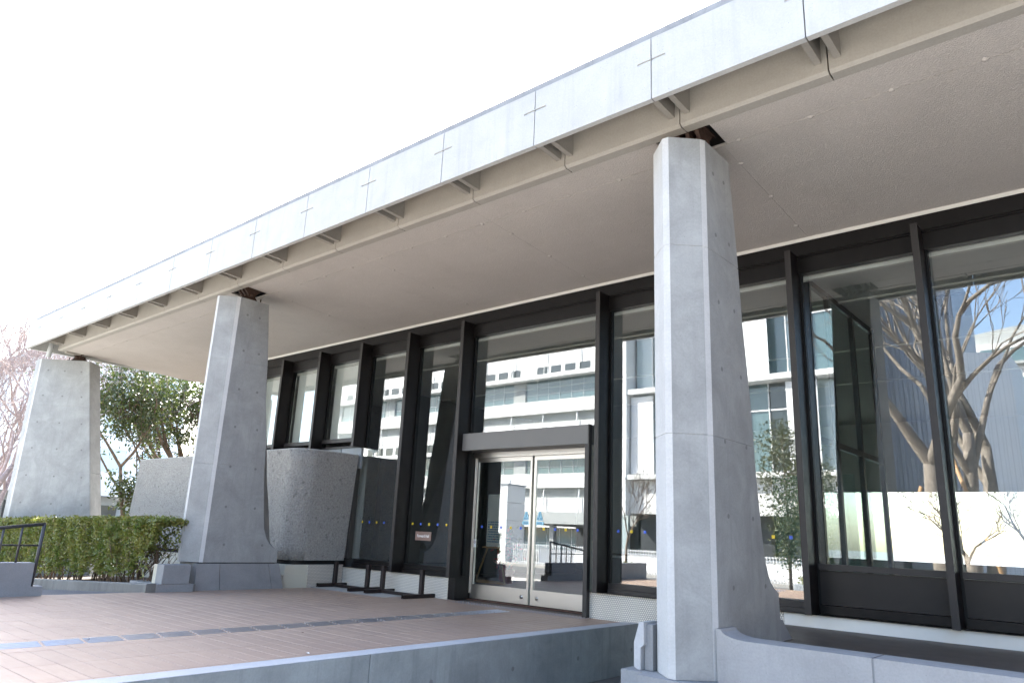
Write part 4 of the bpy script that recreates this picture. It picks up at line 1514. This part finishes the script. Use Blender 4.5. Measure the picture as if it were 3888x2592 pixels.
gc = MB().add([(-24, 7.01, -0.545), (-15.5, 7.5, -0.545), (-15.5, 16, -0.545), (-24, 16, -0.545)], [(0, 1, 2, 3)]).build('bounce_cut_soil', 'soil')  # dark ground added to cut bounced light on the corner pillar's back
tag(gc, 'dark soil added beyond the hedge to cut light bouncing onto the pillar', 'soil', kind='structure')
bn = thing('garden_shelter', 'brown timber shelter with a pale bench beyond the evergreen trunk', 'shelter', (-30, 9.6, GZ))
P('roof', 'brown_cloth', bn, (-31.2, -29.4, 9.0, 11.4, 0.62, 0.74))
for (xx, yy) in ((-31.0, 9.15), (-29.55, 9.15), (-31.0, 11.2), (-29.55, 11.2)):
    P('post', 'brown_bark', bn, (xx - .05, xx + .05, yy - .05, yy + .05, GZ, 0.619))
P('bench', 'white_panel', bn, (-31.0, -30.4, 9.4, 11.0, GZ + .1, GZ + .5))

# ------------------------------------------------------------------ the street side, mirrored in the glass
MIR = 2 * 8.36
OY = MIR - 60.0                # office front


def office():
    b = thing('office_building', 'long white office block with ribbon windows and balconies facing the hall across the street', 'building', (-70, OY, GZ))
    x0, x1 = -87.0, -40.2
    P('core', 'far_grey', b, (x0, x1, OY - 14, OY - 0.9, GZ, 27.0))
    win = None
    sm = None
    for per in range(-1, 3):
        zt = 9.4 + 7.7 * per                    # ribbon head
        if zt - 7 > 27:
            continue
        if zt - 2.1 > GZ:
            P('spandrel_band', 'far_wall', b, (x0 - .3, x1, OY - 1.0, OY, max(zt - 3.55, GZ), zt - 2.1))
            P('balcony_slab', 'far_wall', b, (x0 - .3, x1, OY - 1.0, OY + 0.75, zt + 0.12, zt + 0.55))
            x = x1 - 1.2
            i = 0
            while x > x0 + 3:
                if i % 7 == 6:
                    P('pier', 'far_grey', b, (x - 1.7, x, OY - 0.9, OY - 0.15, zt - 2.09, zt + 0.11))
                    x -= 1.75
                else:
                    if win is None:
                        win = P('window', 'far_glass', b, (x - 1.5, x, OY - 0.9, OY - 0.3, zt - 2.06, zt + 0.1))
                        P('window_bar', 'white_metal', win, (x - 1.53, x - 1.49, OY - 0.299, OY - 0.25, zt - 2.06, zt + 0.1), (x - 1.5, x, OY - 0.299, OY - 0.27, zt - 1.4, zt - 1.36))
                        wx0, wz0 = x, zt
                    else:
                        c_ = inst(win, b, (x - wx0, 0, zt - wz0))
                        d_ = inst(win.children[0], c_, (0, 0, 0))
                    x -= 1.55
                i += 1
        # storey above the balcony slab: white wall with small windows
        zb = zt + 0.55
        P('upper_wall', 'far_wall', b, (x0, x1, OY - 1.0, OY - 0.35, zb, zb + 2.55))
        P('shade_wall', 'far_grey', b, (x0, x1, OY - 1.0, OY - 0.6, zb + 2.55, zb + 3.7))
        x = x1 - 2.0
        i = 0
        while x > x0 + 3:
            if i % 5 != 4:
                if sm is None:
                    sm = P('window', 'far_glass_dark', b, (x - 1.35, x, OY - 0.36, OY - 0.31, zb + 0.12, zb + 1.1))
                    sx0, sz0 = x, zb
                else:
                    inst(sm, b, (x - sx0, 0, zb - sz0))
            x -= 1.9
            i += 1
        x = x1 - 3.4
        while x > x0 + 2:
            MB().tube([(x, OY - 0.2, zb + 3.7), (x, OY - 0.05, zb + 0.02)], 0.06, 6).build('strut', 'white_metal', b)
            x -= 4.5
    P('parapet', 'far_wall', b, (x0, x1, OY - 14, OY - 0.3, 27.01, 27.8))


office()

TY = MIR - 33.0


def tower():
    b = thing('screened_building', 'white framed building with glass and perforated sliding screens across the street', 'building', (-16, TY, GZ))
    x0, x1 = -20.9, -9.6
    P('core', 'dark_void', b, (x0 + .2, x1, TY - 9, TY - 1.0, GZ, 19.0))
    for z in (4.12, 8.6, 13.1, 17.6):
        P('floor_band', 'far_wall', b, (x0, x1, TY - 1.0, TY + 0.25, z - 0.12, z + 0.14))
    P('corner_post', 'white_panel', b, (x0 - 0.05, x0 + 0.35, TY - 1.0, TY + 0.3, 2.2, 19.0))
    P('stair_glazing', 'pale_glass', b, (x0 - 1.25, x0 - 0.1, TY - 0.9, TY - 0.7, GZ, 19.0))
    for z in np.arange(2.4, 18, 2.25):
        P('stair_rail', 'white_panel', b, (x0 - 1.3, x0 - 0.06, TY - 0.69, TY - 0.6, z, z + 0.12))
    P('stair_post', 'white_panel', b, (x0 - 1.35, x0 - 1.26, TY - 0.9, TY - 0.55, GZ, 19))
    rr = random.Random(4)
    for zi, z in enumerate((4.26, 8.74, 13.24)):
        x = x0 + 0.5
        i = 0
        while x < x1 - 0.4:
            w = 1.05
            P('pane', ('far_glass', 'pale_glass', 'far_glass', 'far_glass_dark')[(i + zi) % 4], b, (x, min(x + w - .06, x1), TY - 0.9, TY - 0.6, z, z + 4.2))
            P('glazing_bar', 'white_panel', b, (x + w - 0.055, x + w - 0.005, TY - 0.8, TY - 0.5, z, z + 4.2))
            P('transom', 'white_panel', b, (x, x + w - .06, TY - 0.59, TY - 0.54, z + 2.9, z + 2.97))
            if (i + zi * 2) % 4 == 0 or (zi == 2 and i % 3 == 1):
                P('screen', 'perforated_screen', b, (x - .05, x + w + .25, TY - 0.1, TY - 0.04, z + 0.05, z + 4.1))
            x += w
            i += 1
    P('lower_wall', 'far_wall', b, (x0, x1, TY - 1.0, TY - 0.2, 2.3, 3.98))
    P('lower_recess', 'dark_void', b, (x0, x1, TY - 3.0, TY - 2.6, GZ, 2.3))
    for x in np.arange(x0 + .3, x1, 2.4):
        P('lower_column', 'white_panel', b, (x, x + .18, TY - 1.2, TY - 1.0, GZ, 2.3))


tower()
# corrugated slate-blue building
RY = MIR - 40.0
cb = thing('corrugated_building', 'slate blue building clad in tall corrugated metal across the street', 'building', (-8, RY, GZ))
rx0, rx1 = -10.4, -6.6
poly = []
x = rx0
while x < rx1:
    poly += [(x, RY), (x + 0.16, RY), (x + 0.21, RY - 0.12), (x + 0.37, RY - 0.12), (x + 0.42, RY)]
    x += 0.42
poly += [(x, RY - 6), (rx0, RY - 6)]
MB().prism(poly[::-1], 2, 3.9, 15.0).build('cladding', 'slate_cladding', cb)
P('underside', 'far_grey', cb, (rx0, x, RY - 6, RY - 0.15, 3.5, 3.88))
P('lobby_wall', 'white_panel', cb, (rx0, x, RY - 5.5, RY - 4, GZ, 3.49))
MB().prism([(x, RY - .05), (x + 1.9, RY - 1.2), (x + 1.9, RY - 6), (x, RY - 6)], 2, GZ, 10.5).build('side_screen', 'perforated_screen', cb)
# white building beyond
WY = MIR - 75.0
wb = thing('white_building', 'white building with curved roof and strip windows beyond the bare street tree', 'building', (-5, WY, GZ))
P('wall', 'far_wall', wb, (-12.2, 8, WY - 12, WY, GZ, 19.2))
arc = [(-12.2 + 20.2 * i / 12, 19.21 + 1.7 * math.sin(math.pi * (0.15 + .85 * i / 12))) for i in range(13)]
MB().prism([(8, 19.21)] + [(-12.2, 19.21)] + arc[0:], 1, WY - 10, WY - 0.5).build('roof', 'far_grey', wb)
for z in (17.5, 14.8, 12.3, 9.6, 6.9, 4.2):
    for i in range(8):
        P('window', 'far_glass', wb, (-9.8 + i * 2.2, -7.7 + i * 2.2, WY - .05, WY + .03, z, z + 1.2))
    P('sill_band', 'far_grey', wb, (-10.2, 8, WY + .001, WY + 0.5, z - 0.35, z - 0.12))

an = thing('sky_blocker', 'tall dark block added out of view to shade the right-facing pillar faces', 'building', (22, -6, GZ))  # unseen block added to cut sky light on right-facing pillar faces
P('wall', 'blocker_brown', an, (15, 33, -16, 4.0, GZ, 10.4))
P('roof', 'far_grey', an, (14.7, 33.3, -16.3, 4.3, 10.41, 10.9))
for fl in range(3):
    for i in range(5):
        P('window', 'far_glass_dark', an, (14.93, 15.0, -14.5 + i * 3.6, -12.4 + i * 3.6, 0.9 + fl * 3.2, 2.6 + fl * 3.2))
# street tree with props
ST = 'street trees opposite the hall'
ty_ = MIR - 22.0
bt = tree('plane_tree', 'big bare pollarded street tree with pale mottled trunks and wooden props', 'tree', (-4.0, ty_, GZ),
          [((-.1, 0, 0), (-.12, .05, 1), 3.9, 0.27), ((.35, .3, 0), (.06, 0.0, 1), 4.6, 0.2), ((.75, -.2, 0), (.1, -.05, 1), 4.3, 0.2)],
          'grey_bark', ST, None, 5, 0.5, 8, 0.78, (2, 3), 0.008, 0.12)
for (a, b) in (((-5.6, ty_ + .5, GZ), (-4.6, ty_ + .1, 2.7)), ((-2.6, ty_ + .9, GZ), (-4.0, ty_ + .2, 4.3))):
    MB().tube([a, b], 0.05, 8).build('prop', 'pine_wood', bt)
tree('thin_bare_tree', 'small bare twiggy tree by the white picket fence', 'tree', (-16.3, MIR - 26.0, GZ),
     [((0, 0, 0), (0, 0, 1), 1.7, 0.06)], 'brown_bark', ST, None, 5, 0.42, 15, 0.75, (2, 3), 0.006)
for (nm, x, yM, h, seed, lab) in (('osmanthus_tree', -9.0, 24.0, 4.9, 3, 'upright leafy evergreen tree beside the shorter one across the street'),
                                  ('osmanthus_tree', -7.95, 23.6, 3.7, 6, 'shorter dense evergreen tree beside the upright one across the street')):
    yy = MIR - yM
    t_ = thing(nm, lab, 'tree', (x, yy, GZ), ST)
    mb = MB()
    tips = []
    rr = random.Random(seed)
    mb.tube([(x, yy, GZ), (x + .03, yy, h * .5), (x, yy, h - .4)], [0.06, 0.04, 0.015], 8)
    for i in range(26):
        z = 0.3 + (h - 0.7) * i / 26
        an = i * 2.4
        q = 0.75 * math.sin(math.pi * min(1, 0.2 + 0.8 * (1 - i / 27))) * rr.uniform(.6, 1.1)
        e = (x + q * math.cos(an), yy + q * math.sin(an), z + 0.45)
        mb.tube([(x, yy, z), e], [0.014, 0.006], 4)
        tips += [e, (x + .6 * q * math.cos(an), yy + .6 * q * math.sin(an), z + .3)]
    mb.build('trunk', 'grey_bark', t_)
    o = leaf_cloud(4200, tips, (.2, .2, .22), 0.12, 'osmanthus_leaf', 'crown', t_)
    o['kind'] = 'stuff'

# gate block, fence, planters, lamp
gy = MIR - 30.0
gb = thing('gate_block', 'tall white panelled block standing by the street fence', 'block', (-27, gy - 0.7, GZ))
for i, z in enumerate((GZ, 0.75, 1.72, 2.68)):
    P('panel', 'white_panel', gb, (-27.45, -26.7, gy - 1.5, gy, z + .012, [0.75, 1.72, 2.68, 3.62][i] - .012))
P('cap', 'grey_panel', gb, (-27.5, -26.65, gy - 1.55, gy + .05, 3.612, 3.68))
MB().tube([(-26.9, gy - .4, 3.68), (-26.9, gy - .4, 3.95)], 0.05, 8).build('vent', 'white_metal', gb)
fn = thing('picket_fence', 'white painted steel picket fence along the street', 'fence', (-20, gy + .6, GZ))
pk = None
fx, fy, fz = ORG[fn.name]
for i in range(120):
    x = -25.6 + i * 0.13
    if pk is None:
        pk = P('picket', 'white_metal', fn, (x, x + .03, gy + .585, gy + .615, GZ, 0.58))
        px = x
    else:
        inst(pk, fn, (x - px, 0, 0))
for z in (-0.35, 0.5):
    P('rail', 'white_metal', fn, (-25.7, -9.9, gy + .57, gy + .584, z, z + .05))
carp = thing('white_low_wall', 'low white wall behind the picket fence', 'wall', (-20, gy - 2, GZ))
P('wall_body', 'white_panel', carp, (-26, -9.9, gy - 2.2, gy - 2, GZ, 0.3))
P('wall_cap', 'grey_panel', carp, (-26, -9.9, gy - 2.25, gy - 1.95, 0.301, 0.36))
PLG = 'street planters'
for (x0, x1, yM, lmat, lab) in ((-16.2, -13.6, 22.5, 'planter_leaf', 'grey planter box with a yellow green clipped shrub'), (-12.4, -10.6, 22.0, 'russet_leaf', 'dark planter box with a russet clipped shrub'),
                                (-7.6, -5.4, 20.8, 'planter_leaf', 'low planter with a bright green hedge before the evergreen trees')):
    yy = MIR - yM
    t_ = thing('planter', lab, 'planter', ((x0 + x1) / 2, yy, GZ), PLG)
    P('box', 'grey_panel', t_, (x0, x1, yy - .35, yy + .35, GZ, 0.02), bev=0.015)
    pts = [(random.uniform(x0 + .1, x1 - .1), yy + random.uniform(-.3, .3), random.uniform(0.0, 0.2)) for _ in range(300)]
    o = leaf_cloud(2500, pts, (.05, .05, .05), 0.07, lmat, 'shrub', t_)
    o['kind'] = 'stuff'
lpx, lpy = -29.8, MIR - 23.5
lp_ = thing('street_lamp', 'slim street lamp with a glass globe in front of the office block', 'lamp', (lpx, lpy, GZ))
MB().tube([(lpx, lpy, GZ), (lpx, lpy, 4.75)], [0.05, 0.035], 10).build('pole', 'drain_pipe', lp_)
gl_ = MB()
n = 16
v = [(lpx, lpy, 4.72)]
for i in range(1, 9):
    a = math.pi * i / 9
    v += [(lpx + .24 * math.sin(a) * math.cos(2 * math.pi * k / n), lpy + .24 * math.sin(a) * math.sin(2 * math.pi * k / n), 4.96 - .24 * math.cos(a)) for k in range(n)]
v.append((lpx, lpy, 5.2))
f = [(0, 1 + (k + 1) % n, 1 + k) for k in range(n)]
for i in range(7):
    f += [(1 + i * n + k, 1 + i * n + (k + 1) % n, 1 + (i + 1) * n + (k + 1) % n, 1 + (i + 1) * n + k) for k in range(n)]
f += [(1 + 7 * n + k, 1 + 7 * n + (k + 1) % n, 8 * n + 1) for k in range(n)]
gl_.add(v, f, True)
gl_.build('globe', 'pale_glass', lp_)
cpt = thing('carport', 'low grey flat roofed carport below the white office block', 'carport', (-26, MIR - 40, GZ))
P('roof', 'far_grey', cpt, (-33.5, -20.5, MIR - 46, MIR - 35.5, 1.72, 2.42))
for xx in (-32.5, -28.3, -24.1, -21.0):
    P('column', 'drain_pipe', cpt, (xx - .16, xx + .16, MIR - 36.4, MIR - 36.08, GZ, 1.719))
P('back_wall', 'dark_void', cpt, (-33.5, -20.5, MIR - 46, MIR - 45.8, GZ, 1.719))
# pavement on the far side of the street
pv = MB().box(-60, 30, -16, -12.2, GZ - .1, GZ + 0.12).build('pavement', 'pale_floor')
tag(pv, 'pale pavement across the street', 'pavement', kind='structure')
